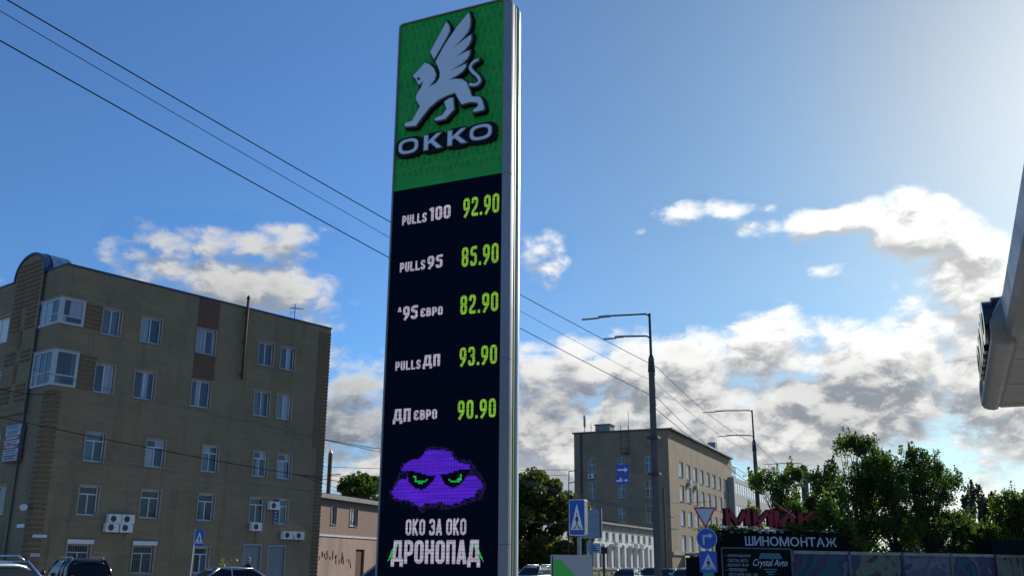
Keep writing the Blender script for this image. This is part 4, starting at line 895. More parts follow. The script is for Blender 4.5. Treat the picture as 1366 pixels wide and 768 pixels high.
hall = empty('white_hall', tuple(SP(-50, .0)), brg(STREET), 'long low white plastered hall with pilasters in front of the office building', 'building')
HL = 42.5; zh = 5.6; base = 1.1
# local x runs from -60; openings between pilasters
hh_ = []; i = 0; xs = []
x = 2.4
while x < HL - 1.2: xs.append(x); x += 2.2
for x in xs: hh_.append((x, x + 1.0, 4.12, 4.86)); hh_.append((x - .05, x + 1.15, 1.5, 3.5))
mb = MB(); wall(mb, 0, HL, base - .3, zh, hh_, front, .3); mb.add([(HL, 0, .8), (HL, 7, .8), (HL, 7, zh), (HL, 0, zh), (0, 7, .8), (0, 7, zh), (0, 0, .8), (0, 0, zh)], [(0, 1, 2, 3), (1, 4, 5, 2), (4, 6, 7, 5)])
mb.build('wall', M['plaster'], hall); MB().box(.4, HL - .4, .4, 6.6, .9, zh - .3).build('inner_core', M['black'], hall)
MB().box(-.3, HL + .3, -.35, 7.2, zh + .002, zh + .2).build('cornice', M['concrete'], hall); MB().box(0, HL, -.06, -.001, 5.0, zh).build('frieze', M['plaster2'], hall)
MB().box(0, HL, -.25, -.001, base - .3, 1.45).build('plinth', M['concrete'], hall)
pm = MB().box(0, .62, -.16, .0, 1.451, 3.75).mesh('pilaster', M['plaster'])
for x in xs: link('pilaster', pm, hall, (x - .86, -.002, 0))
for k, x in enumerate(xs):
    o = put_window(hall, x, 4.12, 1.0, .74, 'one', M['glass_dark'], surround=False); o2_ = put_window(hall, x - .05, 1.5, 1.2, 2.0, 'cross', M['glass_dark'], surround=False)
for k, (x, z, lab) in enumerate(((14.7, 2.5, 'first air conditioner from the left on the white hall, beside a pole'), (26.2, 3.5, 'air conditioner on the white hall between the two pole shadows'), (33.2, 3.45, 'left one of two air conditioners near the hall\'s right end'), (35.4, 3.45, 'right one of two air conditioners near the hall\'s right end'))):
    o = copy_tree(ac0); o.location = world_of(hall, (x, -.17, z)); o.rotation_euler.z = hall.rotation_euler.z; tag(o, lab, 'air conditioner', 'air conditioners on the white hall')
vt = empty('roof_vent', world_of(hall, (24, 1.5, zh + .2)), 0, 'white roof vent with round cap on the hall roof', 'vent')
MB().tube([(0, 0, -.1), (0, 0, .9)], .2, 8).build('duct', M['white'], vt); MB().ball((0, 0, 1.1), .35, .35, .3).build('cap', M['white'], vt, smooth=True)

mo = at(978.5, 635.5, 160); MP = Plane((mo.x, mo.y, 0), STREET)
md = empty('modern_block', (mo.x, mo.y, 0), brg(STREET), 'pale modern block with a long ribbon window beyond the office building', 'building'); zm = mo.z
rib = [(1.0, 60, 12.9, 14.65), (1.0, 60, 9.3, 11.1), (1, 60, 5.6, 7.4)]
mb = MB(); wall(mb, 0, 61, 0, zm, rib, front, .15); wall(mb, 0, 20, 0, zm, [], side); mb.build('wall', M['modern'], md); MB().box(.3, 60.7, .35, 19, .1, zm - .1).build('inner_core', M['modern'], md)
for a, b, c, d in rib:
    for k in range(30):
        w_ = (b - a) / 30; f_ = link('window', cached(('rib', d - c), lambda: MB().box(0, .1, .02, .14, 0, d - c).mesh('window', M['frame'])), md, (a + k * w_, 0, c))
        link('pane', cached(('ribp', d - c), lambda: MB().box(.1, w_, .08, .1, 0, d - c).mesh('pane', M['glass_bright'])), f_)
tp = at(957, 604, 150)
tw = empty('stair_tower', (at(962, 640, 163).x, at(962, 640, 163).y, 0), brg(STREET), 'dark grey stair tower with small chimney behind the office roof', 'building')
zt3 = at(962, 603, 163).z
MB().box(0, 9, 0, 6, 0, zt3).build('tower_wall', M['darkgrey'], tw); MB().box(1.5, 3, 1, 2.2, zt3, zt3 + 1.9).build('chimney', M['concrete'], tw)
rl = MB()
for k in range(6): rl.tube([(9.2 + k * .9, .3, zm), (9.2 + k * .9, .3, zm + 3.2)], .05, 4)
for z_ in (1.6, 3.2): rl.tube([(9, .3, zm + z_), (14, .3, zm + z_)], .05, 4)
rl.build('railing', M['steel'], tw)

# ------------------------------------------------------------------ street poles and lamps
def lamp_pole(x, y, label, zc=8.97, zt=10.7, arms=((10.7, 2.65), (9.85, 1.8)), rad=.145):
    r = empty('street_lamp', (x, y, 0), brg(STREET), label, 'street lamp', 'concrete street lamps along the road')
    MB().tube([(0, 0, -.3), (0, 0, zc)], rad, 8, rad * .78).build('pole', M['poleconc'], r)
    MB().tube([(0, 0, zc - .5), (0, 0, zc - .02), (0, 0, zc + .12)], rad * .98, 8, rad * .5).build('collar', M['darksteel'], r)
    MB().tube([(0, 0, zc), (-.03, 0, zt)], .055, 6, .045).build('extension', M['darksteel'], r)
    for z, L in arms:      # arms reach over the road, local +y
        a = MB().tube([(0, 0, z - .1), (0, .15, z), (0, L * .62, z + .07)], .035, 5).build('arm', M['darksteel'], r)
        h = MB(); h.box(-.09, .09, L * .58, L * .76, z + .03, z + .085); h.box(-.07, .07, L * .76, L + .05, z + .0, z + .035); h.build('lamp_head', M['steel'], a)
    for z in (8.4, 7.75, 7.25): MB().box(-.05, .35, -.05, .05, z, z + .06).tube([(.3, 0, z + .06), (.3, 0, z + .2)], .05, 6).build('insulator_bracket', M['darksteel'], r)
    for z in (6.0, 4.7): MB().box(-.2, .2, -.2, .2, z, z + .08).build('band', M['darksteel'], r)
    return r
lp1 = lamp_pole(5.2, 35.62, 'nearest tall concrete street lamp with two arms, carrying the blue arrow sign')
lp2 = lamp_pole(14.45, 58.2, 'second concrete street lamp, standing beside the red roof letters', zc=8.7, zt=10.6, arms=((10.6, 2.9), (9.1, 2.1)), rad=.14)
lp3 = lamp_pole(23.9, 80.5, 'farthest concrete street lamp, rising from the tree tops', zc=9.5, zt=9.6, arms=((9.75, 3.1), (8.6, 2.0)), rad=.36)
lp0 = lamp_pole(-27.4, 44, 'street lamp whose two arms reach in from the left edge', zc=11.2, zt=13.3, arms=((13.2, 2.6), (12.2, 2.4)))
lp0.rotation_euler.z = brg(STREET) - math.radians(112)
# tow-away sign on the first pole
def sign_pic(parent, mt, y, *polys):
    for p in polys: MB().poly(p, y - .006, y).build('symbol', mt, parent)
PS1 = Plane((5.2, 35.62, 0), 98); o0 = PS1.uz(822, 618)
ts = empty('arrow_sign', (5.2, 35.62, 0), brg(98), 'blue right arrow sign with tow truck symbol held out from the nearest lamp pole', 'sign')
xa, za = PS1.uz(822.5, 619); xb, zb_ = PS1.uz(840, 643.5)
MB().poly(rounded(xa - .02, xb, za - .40, za, .03), -.02, 0).build('upper_plate', M['signblue'], ts)
MB().poly(rounded(xa - .06, xb - .02, za - .72, za - .415, .03), -.02, 0).build('lower_plate', M['signblue'], ts)
zc_ = za - .2; sign_pic(ts, M['signwhite'], -.0205, [(xa + .03, zc_ - .03), (xb - .18, zc_ - .03), (xb - .18, zc_ - .09), (xb - .04, zc_), (xb - .18, zc_ + .09), (xb - .18, zc_ + .03), (xa + .03, zc_ + .03)])
zc_ = za - .57; sign_pic(ts, M['signwhite'], -.0205, [(xb - .22, zc_ - .02), (xb - .14, zc_ - .02), (xb - .14, zc_ - .07), (xb - .05, zc_), (xb - .14, zc_ + .07), (xb - .14, zc_ + .02), (xb - .22, zc_ + .02)],
    [(xa - .02, zc_ - .05), (xb - .27, zc_ - .05), (xb - .27, zc_ + .03), (xb - .31, zc_ + .09), (xa + .1, zc_ + .09), (xa + .1, zc_ + .01), (xa - .02, zc_ + .01)])
MB().tube([(xb - .02, .03, za - .4), (0, .02, za - .52)], .025, 5).build('bracket', M['steel'], ts)
# sign pole with give way, turn right, crossing
SPp = at(943.5, 735, 36); sp = empty('sign_post', (SPp.x, SPp.y, 0), brg(97), 'grey post with give way, right turn and crossing signs left of the fence', 'sign post')
MB().tube([(.02, .06, -.2), (.02, .06, 3.3)], .05, 8).build('post', M['steel'], sp)
def tri(cx, zt_, w, h, fl=1): return [(cx - w / 2, zt_), (cx, zt_ - h), (cx + w / 2, zt_)]
gz = at(943, 676, 36).z; g1 = MB().poly(tri(-.02, gz, .80, .74), -.02, 0).build('give_way_sign', M['signred'], sp); MB().poly(tri(-.02, gz - .055, .62, .57), -.027, -.021).build('white_field', M['p_pale'], g1)
cz = at(943.5, 718, 36).z; rr = .36
g2 = MB().poly([(rr * math.cos(i * math.pi / 14), cz + rr * 1.02 * math.sin(i * math.pi / 14)) for i in range(28)], -.02, 0).build('turn_right_sign', M['signblue'], sp)
ringm = MB()
for i in range(28):
    a0, a1 = i * math.pi / 14, (i + 1) * math.pi / 14
    ringm.poly([((rr - .004) * math.cos(a0), cz + (rr - .004) * 1.02 * math.sin(a0)), ((rr - .004) * math.cos(a1), cz + (rr - .004) * 1.02 * math.sin(a1)), ((rr - .025) * math.cos(a1), cz + (rr - .025) * 1.02 * math.sin(a1)), ((rr - .025) * math.cos(a0), cz + (rr - .025) * 1.02 * math.sin(a0))], -.024, -.0205)
ringm.build('rim', M['p_pale'], g2)
sign_pic(g2, M['p_pale'], -.0206, [(-.14, cz - .2), (-.08, cz - .2), (-.08, cz + .06), (.08, cz + .06), (.08, cz - .0), (.22, cz + .1), (.08, cz + .2), (.08, cz + .13), (-.14, cz + .13)])
def crossing(parent, cx, zt_, w, h, y, wh, bl, name='crossing_sign'):
    g = MB().poly(rounded(cx - w / 2, cx + w / 2, zt_ - h, zt_, .03), y, y + .02).build(name, bl, parent)
    b = zt_ - h * .86; T_ = zt_ - h * .10; W2 = w * .42
    MB().poly([(cx - W2, b), (cx, T_), (cx + W2, b)], y - .006, y - .0005).build('triangle', wh, g)
    H_ = T_ - b; s_ = w; yy = y - .0065
    fig = lambda *p: MB().poly([(cx + a * s_, b + c * H_) for a, c in p], yy - .004, yy).build('walker', M['black'], g)
    fig((-.03, .58), (.0, .55), (.03, .58), (.03, .63), (0, .66), (-.03, .63))
    fig((-.05, .52), (.05, .54), (.06, .34), (.04, .28), (-.04, .28), (-.06, .34))
    fig((-.04, .28), (.0, .28), (-.07, .06), (-.12, .06)); fig((.0, .28), (.04, .28), (.12, .06), (.07, .06)); fig((.05, .5), (.13, .36), (.11, .33), (.03, .44)); fig((-.05, .5), (-.13, .38), (-.11, .34), (-.03, .44))
    for k in (-.27, -.17, .15, .25): fig((k - .03, .02), (k + .03, .02), (k + (.03 if k < 0 else -.01), .14), (k - (-.01 if k < 0 else .03), .14))
    return g
crossing(sp, .02, at(943, 734.5, 36).z, .60, .71, -.021, M['p_pale'], M['signblue'])
MB().box(-.18, .2, -.02, .03, .6, at(943, 761.5, 36).z).build('lower_plate', M['teal'], sp)
# lit crossing box near the pylon
bx = at(771, 690, 26); cb_ = empty('crossing_light_box', (bx.x, bx.y, 0), brg(107), 'double sided blue pedestrian crossing light box on a grey post', 'sign')
zt4 = at(769, 665.5, 26).z; zb4 = at(769, 714, 26).z
MB().tube([(.0, .12, -.2), (0, .12, zb4)], .06, 8).build('post', M['steel'], cb_)
MB().poly(rounded(-.235, .2, zb4, zt4, .04), .0, .26).build('casing', M['darkgrey'], cb_)
MB().poly(rounded(-.233, .198, zb4 + .002, zt4 - .002, .04), -.02, -.001).build('rim', M['signwhite'], cb_)
crossing(cb_, -.018, zt4 - .025, .385, zt4 - zb4 - .05, -.045, M['signwhite'], M['signblue'], 'crossing_face')
# small crossing sign before the block
q_ = at(266, 716, 46); cs = empty('crossing_sign_post', (at(253, 768, 46).x, at(253, 768, 46).y, 0), brg(112), 'small blue crossing sign on a thin leaning pole before the brick wall', 'sign')
zc4 = at(266, 706.5, 46).z; ln_ = Plane(cs.location, 112).uz(261, 708)[0]
MB().tube([(-.02, .02, -.2), (ln_ - .02, .02, zc4 + .02)], .025, 6).build('pole', M['white'], cs)
crossing(cs, ln_ + .24, zc4, .48, .66, -.01, M['signwhite'], M['signblue'])
# fuel station direction board
st0 = at(742, 745, 19.5); sb = empty('station_board', (st0.x, st0.y, 0), brg(94), 'grey board with a green diagonal corner in front of the crossing box', 'sign')
zt5 = at(760, 739.5, 19.5).z
MB().box(-.11, .695, .0, .12, .15, zt5).build('board', M['signgrey'], sb); MB().box(-.085, -.06, -.006, -.0005, .2, zt5 - .02).build('side_strip', M['black'], sb)
MB().poly([(-.055, .2), (.62, .2), (.42, zt5 - .45), (.10, zt5 - .10), (-.055, zt5 - .08)], -.008, -.0006).build('green_field', M['green'], sb)
MB().box(-.02, .1, .02, .1, -.1, .15).box(.5, .6, .02, .1, -.1, .15).build('foot', M['steel'], sb)
# billboards seen from behind
bb = empty('billboard', (at(789, 700, 50).x, at(789, 700, 50).y, 0), brg(110), 'blank grey billboard back behind the crossing box', 'billboard')
zt6, zb6 = at(790, 679, 50).z, at(790, 717.5, 50).z; x6 = -.62
MB().box(-.62, .42, 0, .1, zb6, zt6).build('panel', M['signgrey'], bb); MB().box(.425, .52, -.03, .14, zb6 + .05, zt6 + .05).build('edge_post', M['darkgrey'], bb)
for z_ in (.3, .75): MB().box(-.6, .42, -.03, -.001, zb6 + (zt6 - zb6) * z_, zb6 + (zt6 - zb6) * z_ + .04).build('rail', M['steel'], bb)
MB().tube([(-.1, .2, -.2), (-.1, .2, zt6 - .3)], .08, 6).build('post', M['steel'], bb)
sbb = empty('small_blue_board', (at(792, 730, 62).x, at(792, 730, 62).y, 0), brg(104), 'small pale blue advert board under the blank billboard', 'billboard')
zt7, zb7 = at(792, 724, 62).z, at(792, 737, 62).z
MB().box(-.42, .42, 0, .06, zb7, zt7).build('panel', M['p_pale'], sbb); MB().box(-.52, -.43, 0, .1, .0, zt7 + .15).build('post', M['darksteel'], sbb)
for k in range(3): MB().box(-.3, .1 + .08 * k, -.01, -.001, zt7 - .2 - k * .13, zt7 - .13 - k * .13).build('print_line', M['flash'], sbb)
# street furniture poles in front of the hall
def thin_pole(px, D, ztop_, lab, r=.07, head=None):
    p = at(px, 760, D); e = empty('steel_pole', (p.x, p.y, 0), 0, lab, 'pole'); MB().tube([(0, 0, -.2), (0, 0, ztop_)], r, 6).build('shaft', M['poleconc'], e)
    if head: MB().box(-.25, .25, -.12, .12, ztop_ - .6, ztop_ - .1).build('box', M['darksteel'], e)
    return e
thin_pole(806, 86, 3.2, 'grey pole with a box standing before the hall\'s pilasters', .11, 1)
thin_pole(889, 92, 8.5, 'grey pole just right of the nearest street lamp', .10)
thin_pole(932.5, 55, 2.2, 'short dark pole left of the give way sign', .05, 1)

# ------------------------------------------------------------------ fence, wash and tyre shop
f0 = at(1055, 733.7, 46); fe = empty('concrete_fence', (f0.x, f0.y, 0), brg(59.7), 'painted concrete panel fence with faded blue and purple murals', 'fence'); FP = Plane((f0.x, f0.y, 0), 59.7); zf = 2.26
def mural(name, cols, seed):
    m = bpy.data.materials.new(name); m.use_nodes = True; N = NT(m.node_tree); b = m.node_tree.nodes['Principled BSDF']; b.inputs['Roughness'].default_value = .85
    tc = N.n('ShaderNodeTexCoord').outputs['Object']; v = N.vm('ADD', tc, (seed * 3.1, 0, seed))
    nz = N.n('ShaderNodeTexNoise', i_Scale=.55, i_Detail=1.5, i_Distortion=1.6); N.l(v, nz.inputs['Vector'])
    cr = N.n('ShaderNodeValToRGB'); N.l(nz.outputs['Fac'], cr.inputs[0]); e = cr.color_ramp; e.interpolation = 'CONSTANT'
    for i, c in enumerate(cols):
        el_ = e.elements[i] if i < 2 else e.elements.new(.5); el_.position = .3 + .4 * i / len(cols) if i else 0; el_.color = (*c, 1)
    n2 = N.n('ShaderNodeTexNoise', i_Scale=5., i_Detail=6.); N.l(tc, n2.inputs['Vector'])
    N.l(N.mix(N.rng(n2.outputs['Fac'], .4, .75, 0, .5), N.vm('MULTIPLY', cr.outputs[0], (.7, .7, .7)), (.045, .05, .06)), b.inputs['Base Color']); return m
mur = [mural('mural_blue', [(.02, .07, .12), (.03, .13, .19), (.09, .06, .13), (.17, .2, .26), (.03, .10, .16)], 1), mural('mural_teal', [(.03, .10, .15), (.16, .05, .09), (.2, .24, .15), (.09, .05, .1), (.02, .13, .17)], 3), mural('mural_grey', [(.18, .18, .23), (.12, .14, .22), (.22, .22, .26), (.08, .09, .16), (.15, .15, .2)], 5)]
for i in range(-1, 12):
    x0 = i * 3.62 if i >= 0 else -3.62
    if i == -1: continue
    pn = MB().box(x0 + .09, x0 + 3.53, .0, .12, -.1, zf).build('panel', mur[i % 3], fe)
    MB().box(x0 + .09, x0 + 3.53, -.05, -.001, zf - .14, zf + .0).build('top_rail', M['concrete'], pn)
    MB().box(x0 - .09, x0 + .089, -.06, .14, -.1, zf + .03).build('post', mur[(i + 1) % 3], fe)
# price board of the shop, in line with the fence
ub0 = FP.uz(959, 733)[0]
cbd = empty('service_board', (f0.x, f0.y, 0), brg(59.7), 'dark service price board with teal diamond logo at the fence\'s left end', 'sign')
zb8 = zf + .08
MB().box(ub0, -.12, -.12, -.04, .0, zb8).build('board', M['board'], cbd)
MB().box(ub0, -.12, -.15, -.121, zb8 - .05, zb8).box(ub0, ub0 + .05, -.15, -.121, 0, zb8 - .051).box(-.17, -.12, -.15, -.121, 0, zb8 - .051).build('border', M['darkgrey'], cbd)
Lt = ['— ПОКРАЩЕННЯ', 'СВІТЛА АВТО', '- РЕМОНТ ФАР', '— ПЕРЕРОБКА', 'ЛІХТАРІВ USA - EU']
lx = [(962.5, 998), (968, 995), (965.5, 996), (964, 994), (969, 1008)]
BP = Plane((f0.x - .12 * -FP.n.x, f0.y, 0), 59.7)
for k, (s_, (xa, xb)) in enumerate(zip(Lt, lx)):
    yb = 738.5 + 6.2 * k
    ua, z0 = FP.uz(xa, yb + 4.2); ub_, _ = FP.uz(xb, yb + 4.2); z1 = FP.uz(xa, yb)[1]; text('board_line', s_, cbd, ua, ub_, z0, z1, -.13, .008, M['signgrey'], .01)
ua = FP.uz(1002, 755)[0]; ub_ = FP.uz(1048, 755)[0]; z0 = FP.uz(1002, 757)[1]; z1 = FP.uz(1002, 745)[1]
text('logo_name', 'Crystal Avto', cbd, ua, ub_, z0, z1, -.13, .008, M['letterw'], 0., .35)
gmx = MB(); g0, g1_ = FP.uz(1009, 744)[0], FP.uz(1041, 744)[0]; za, zb__ = FP.uz(1009, 744.5)[1], FP.uz(1009, 737)[1]; n3 = 5
for k in range(n3):
    wq = (g1_ - g0) / n3; a = g0 + k * wq
    if 0 < k < n3 - 1 or True: gmx.poly([(a + .015, za), (a + wq - .015, za), (a + wq / 2, zb__)], -.128, -.1215)
    if k < n3 - 1: gmx.poly([(a + wq / 2 + .02, zb__), (a + wq * 1.5 - .02, zb__), (a + wq, za + .02)], -.1275, -.1212)
gmx.build('diamond_logo', M['teal'], cbd)
ua = FP.uz(1016, 760)[0]; ub_ = FP.uz(1034, 760)[0]; z0 = FP.uz(1016, 758)[1]
for k in range(3): MB().box(ua + .12 * k, ub_ - .12 * k, -.128, -.1215, z0 - .05 - k * .1, z0 - k * .1).build('print_line', M['teal'], cbd)
# roof sign structure
s0 = at(957, 720, 46.5); RS = Plane((s0.x, s0.y, 0), 68); rsx = RS.uz(1130, 712)[0]; zsb = at(957, 733, 46.5).z; zst = at(957, 706, 46.5).z
tb = empty('tyre_shop_sign', (s0.x, s0.y, 0), brg(68), 'long black tyre shop board with grey lettering behind the fence', 'sign')
MB().box(0, rsx + .2, 0, .2, zsb - .35, zst).build('board', M['board'], tb); MB().box(.4, rsx, .6, 3.4, 0, zsb - .3).build('kiosk', M['board'], tb)
for k in range(4): MB().tube([(.5 + k * 2, .3, 0), (.5 + k * 2, .3, zsb)], .05, 5).build('post', M['darksteel'], tb)
MB().box(.2, rsx, -.02, .04, zst + .04, zst + .09).build('rail', M['steel'], tb)
xs_ = [(994, 1005), (1008, 1016), (1019, 1028), (1030, 1040), (1043, 1055), (1057, 1067.5), (1070, 1079), (1081, 1090), (1091, 1101), (1101.5, 1116)]
for ch, (xa, xb) in zip('ШИНОМОНТАЖ', [(994, 1005), (1006.5, 1015.5), (1017, 1025.5), (1027, 1038.5), (1040, 1052.5), (1054, 1066), (1068, 1077), (1078, 1088), (1089, 1100), (1101, 1116)]):
    ua, z0 = RS.uz(xa, 728.3); ub_, _ = RS.uz(xb, 728.3); z1 = RS.uz(xa, 715.5)[1]; z0 = RS.uz(1050, 728)[1]; z1 = RS.uz(1050, 715.5)[1]
    text('letter', ch, tb, ua, ub_, z0, z1, -.03, .025, M['p_white'], .012)
for x in (973, 982, 991, 1011, 1021, 1030, 1040, 1100, 1110, 1120):
    u, z = RS.uz(x, 709); MB().poly([(u, z - .03), (u + .12, z - .03), (u + .12, z - .08), (u + .24, z), (u + .12, z + .08), (u + .12, z + .03), (u, z + .03)], -.02, -.001).build('arrow', M['signgrey'], tb)
mk = empty('red_roof_letters', (s0.x, s0.y, 0), brg(68), 'big red three dimensional roof letters half swallowed by climbing leaves', 'sign')
for ch, xa, xb in (('М', 969, 1002), ('И', 1006, 1033), ('Й', 1034, 1062), ('К', 1066, 1092), ('А', 1094, 1124)):
    ua = RS.uz(xa, 700)[0]; ub_ = RS.uz(xb, 700)[0]; z0 = RS.uz(1000, 701)[1]; z1 = RS.uz(1000, 678 if ch != 'Й' else 674)[1]
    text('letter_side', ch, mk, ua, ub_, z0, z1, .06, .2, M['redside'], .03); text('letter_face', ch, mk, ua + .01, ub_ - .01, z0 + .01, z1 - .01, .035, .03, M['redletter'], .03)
for k in range(5): MB().tube([(.7 + k * 1.4, .3, zst), (.7 + k * 1.4, .3, zst + .9)], .03, 5).build('support', M['steel'], mk)
dbx = at(1323, 730, 57); db = MB().box(0, 4.2, 0, 1.2, 2.28, at(1323, 719, 57).z).build('roof_box', M['board'], None, (dbx.x, dbx.y, 0), brg(75)); tag(db, 'low black box standing above the fence at the right edge', 'shed')
MB().box(.1, .16, -.05, .01, 1.2, 2.28).box(2.2, 2.26, -.05, .01, 1.2, 2.28).build('stay', M['darksteel'], db)

# ------------------------------------------------------------------ trees
def leaves_mesh(name, P_, size, mt, rng, flat=.0):
    n = len(P_); c = np.asarray(P_, np.float32)
    a = rng.normal(size=(n, 3)); a /= np.linalg.norm(a, axis=1, keepdims=True); b = rng.normal(size=(n, 3)); b = np.cross(a, b); b /= np.linalg.norm(b, axis=1, keepdims=True)
    s = (size * rng.uniform(.6, 1.3, (n, 1))).astype(np.float32); w = s * .42
    v = np.stack([c - a * s * .5, c + b * w, c + a * s * .5, c - b * w], 1).reshape(-1, 3).astype(np.float32)
    me = bpy.data.meshes.new(name); me.vertices.add(4 * n); me.vertices.foreach_set('co', v.ravel()); me.loops.add(4 * n); me.loops.foreach_set('vertex_index', np.arange(4 * n, dtype=np.int32))
    me.polygons.add(n); me.polygons.foreach_set('loop_start', np.arange(0, 4 * n, 4, dtype=np.int32)); me.update(calc_edges=True); me.materials.append(mt); return me
def tree(name, x, y, h, rad, label, mt, seed, n=9000, leaf=.2, base=.28, group='trees', nb=26, clump=.85, upright=0., zscale=1., z0=0., lean=0, low=1.0):
    rg = np.random.default_rng(seed); r = empty(name, (x, y, z0), 0, label, 'tree', group); tr = MB(); hb = h * base; crown_c = hb + (h - hb) * .5
    tr.tube([(0, 0, -.2), (.05 * h * .2, 0, hb), (lean * .3, .02, h * .62), (lean * .5, 0, h * .85)], .035 * h * .6, 7, .02)
    tr.build('trunk', M['bark'], r); lm_ = MB(); P_ = []
    if leaf < .2: n = int(n * 1.6); leaf *= .78
    per = n // nb
    for i in range(nb):
        a = rg.uniform(0, 6.283); f_ = rg.uniform(0, 1) ** .6; zz_ = rg.uniform(-1, 1)
        rr_ = math.sqrt(max(0, 1 - zz_ * zz_ * (.9 if zz_ > 0 else .6 * low))) * f_
        c = np.array([rad * rr_ * math.cos(a), rad * rr_ * math.sin(a), crown_c + zz_ * (h - hb) * .5 * .88])
        s0_ = np.array([0, 0, hb + (c[2] - hb) * rg.uniform(.2, .6)]); mid_ = (s0_ + c) / 2 + rg.normal(size=3) * .15
        lm_.tube([tuple(s0_), tuple(mid_), tuple(c)], .05 * h * .12, 5, .012)
        k = int(per * rg.uniform(.6, 1.4)); cr_ = clump * rg.uniform(.55, 1.2)
        d = rg.normal(size=(k, 3)); d /= np.linalg.norm(d, axis=1, keepdims=True); d *= (rg.uniform(0, 1, (k, 1)) ** .45) * cr_
        d[:, 2] *= .75 + upright
        P_.append(c + d)
        if upright > 0 and zz_ > .1:       # young shoots standing clear of the crown
            for _ in range(2):
                q = c + rg.normal(size=3) * [.35, .35, .1]; L_ = rg.uniform(.5, 1.5) * clump * 1.2; kk = int(60 * L_); t = rg.uniform(0, 1, kk)[:, None]
                P_.append(q + np.array([rg.normal() * .12, rg.normal() * .12, 1]) * t * L_ + rg.normal(size=(kk, 3)) * .13 * (1.1 - t)); lm_.tube([tuple(q), tuple(q + np.array([0, 0, L_]))], .015, 4, .004)
    lm_.build('branches', M['bark'], r)
    link('crown', leaves_mesh('crown', np.concatenate(P_), leaf, mt, rg), r); return r
tree('chestnut_tree', 1.6, 79.5, 8.9, 4.7, 'big dark rounded chestnut tree just right of the pylon', M['leaf2'], 11, 34000, .30, .14, nb=95, clump=1.0, z0=0)
tree('broadleaf_tree', -2.6, 84, 8.3, 3.4, 'dark tree mostly hidden behind the lower pylon', M['leaf2'], 12, 14000, .3, .2, nb=40, clump=1.0)
tree('broadleaf_tree', *at(480, 650, 100).xy, 10.3, 2.6, 'dark leafy tree above the pink building\'s roof', M['leaf'], 13, 13000, .3, .35, nb=40, clump=1.0)
tree('broadleaf_tree', *at(510, 650, 104).xy, 10.6, 3.6, 'second tree above the pink roof, cut by the pylon', M['leaf'], 14, 9000, .3, .35, nb=30, clump=1.0)
G_ = 'trees behind the painted fence'
tree('maple_tree', *at(1040, 700, 57).xy, 6.7, 2.2, 'yellow green young tree rising behind the red roof letters', M['leaf3'], 21, 9000, .17, .2, G_, 30, .6, .35)
tree('maple_tree', *at(1085, 700, 57).xy, 6.9, 2.2, 'leafy young tree between the farthest lamp and the tallest tree', M['leaf3'], 22, 9500, .17, .2, G_, 30, .6, .4)
tree('maple_tree', *at(1150, 700, 59).xy, 8.9, 2.3, 'tallest green tree behind the fence with upright leafy shoots', M['leaf'], 23, 15000, .15, .12, G_, 70, .5, .5)
tree('maple_tree', *at(1192, 700, 58).xy, 7.6, 1.9, 'dark green tree right of the tallest behind the fence', M['leaf'], 24, 9000, .15, .1, G_, 50, .48, .4)
tree('maple_tree', *at(1237, 700, 60).xy, 8.2, 2.0, 'dense dark tree at the right end of the big clump', M['leaf'], 25, 14000, .15, .08, G_, 70, .48, .35)
tree('maple_tree', *at(1122, 715, 56).xy, 5.6, 2.0, 'low dark bushy tree hugging the end of the roof letters', M['leaf'], 26, 9000, .17, .05, G_, 30, .6, .1)
tree('sapling_tree', *at(1285, 720, 62).xy, 4.1, 2.3, 'low yellow green bush behind the fence near the dark box', M['leaf3'], 27, 7000, .16, .1, G_, 24, .5, .2)
tree('distant_poplar', *at(1308, 700, 110).xy, 9.9, 1.9, 'grey green poplar far behind the fence in a gap of sky', M['leaf4'], 28, 8000, .26, .1, G_, 34, .6, 1.1)
tree('sapling_tree', *at(1356, 700, 62).xy, 5.6, 1.5, 'yellow green tree at the right edge above the dark box', M['leaf3'], 29, 6500, .16, .2, G_, 22, .55, .5)
tree('sapling_tree', *at(1385, 700, 62).xy, 6.0, 1.7, 'taller yellow green tree cut by the right edge', M['leaf3'], 30, 6000, .16, .2, G_, 22, .55, .5)
tree('sapling_tree', *at(1325, 720, 62).xy, 3.8, 1.6, 'small bush between the poplar and the edge trees', M['leaf3'], 33, 5000, .17, .1, G_, 18, .5, .2)
tree('sapling_tree', *at(1272, 712, 61).xy, 4.5, 1.8, 'mid green tree filling in right of the dense dark one', M['leaf'], 35, 9000, .16, .08, G_, 44, .5, .3)
tree('sapling_tree', *at(1345, 722, 63).xy, 4.2, 2.2, 'broad low yellow green bush over the dark box', M['leaf3'], 36, 9000, .16, .05, G_, 40, .5, .2)
tree('distant_tree', *at(1215, 720, 90).xy, 6.0, 4.0, 'far tree seen through the gaps of the fence trees', M['leaf4'], 31, 6000, .3, .1, G_, 20, 1.0)
# climber over the roof letters
rg = np.random.default_rng(5); vn = []
for (xa, ya, rx, rz, k) in ((1060, 704, .5, .25, 350), (1063, 677, .3, .3, 250), (1090, 699, .5, .35, 600), (1106, 683, .4, .7, 900), (1125, 704, .5, .4, 600), (955, 712, .35, .4, 400), (985, 706, .6, .12, 150), (1136, 722, .3, .7, 600), (948, 708, .3, .2, 150), (1148, 735, .5, .5, 500)):
    u, z = RS.uz(xa, ya); d = rg.normal(size=(k, 3)) * [rx * .55, .2, rz * .5]; vn.append(np.array([u, .25 if z < zst else .0, z]) + d)
vo = link('climber_plant', leaves_mesh('climber', np.concatenate(vn), .15, M['leaf'], rg), None, (s0.x, s0.y, 0), brg(68)); tag(vo, 'dark climbing plant overgrowing the red letters and black board', 'plant')
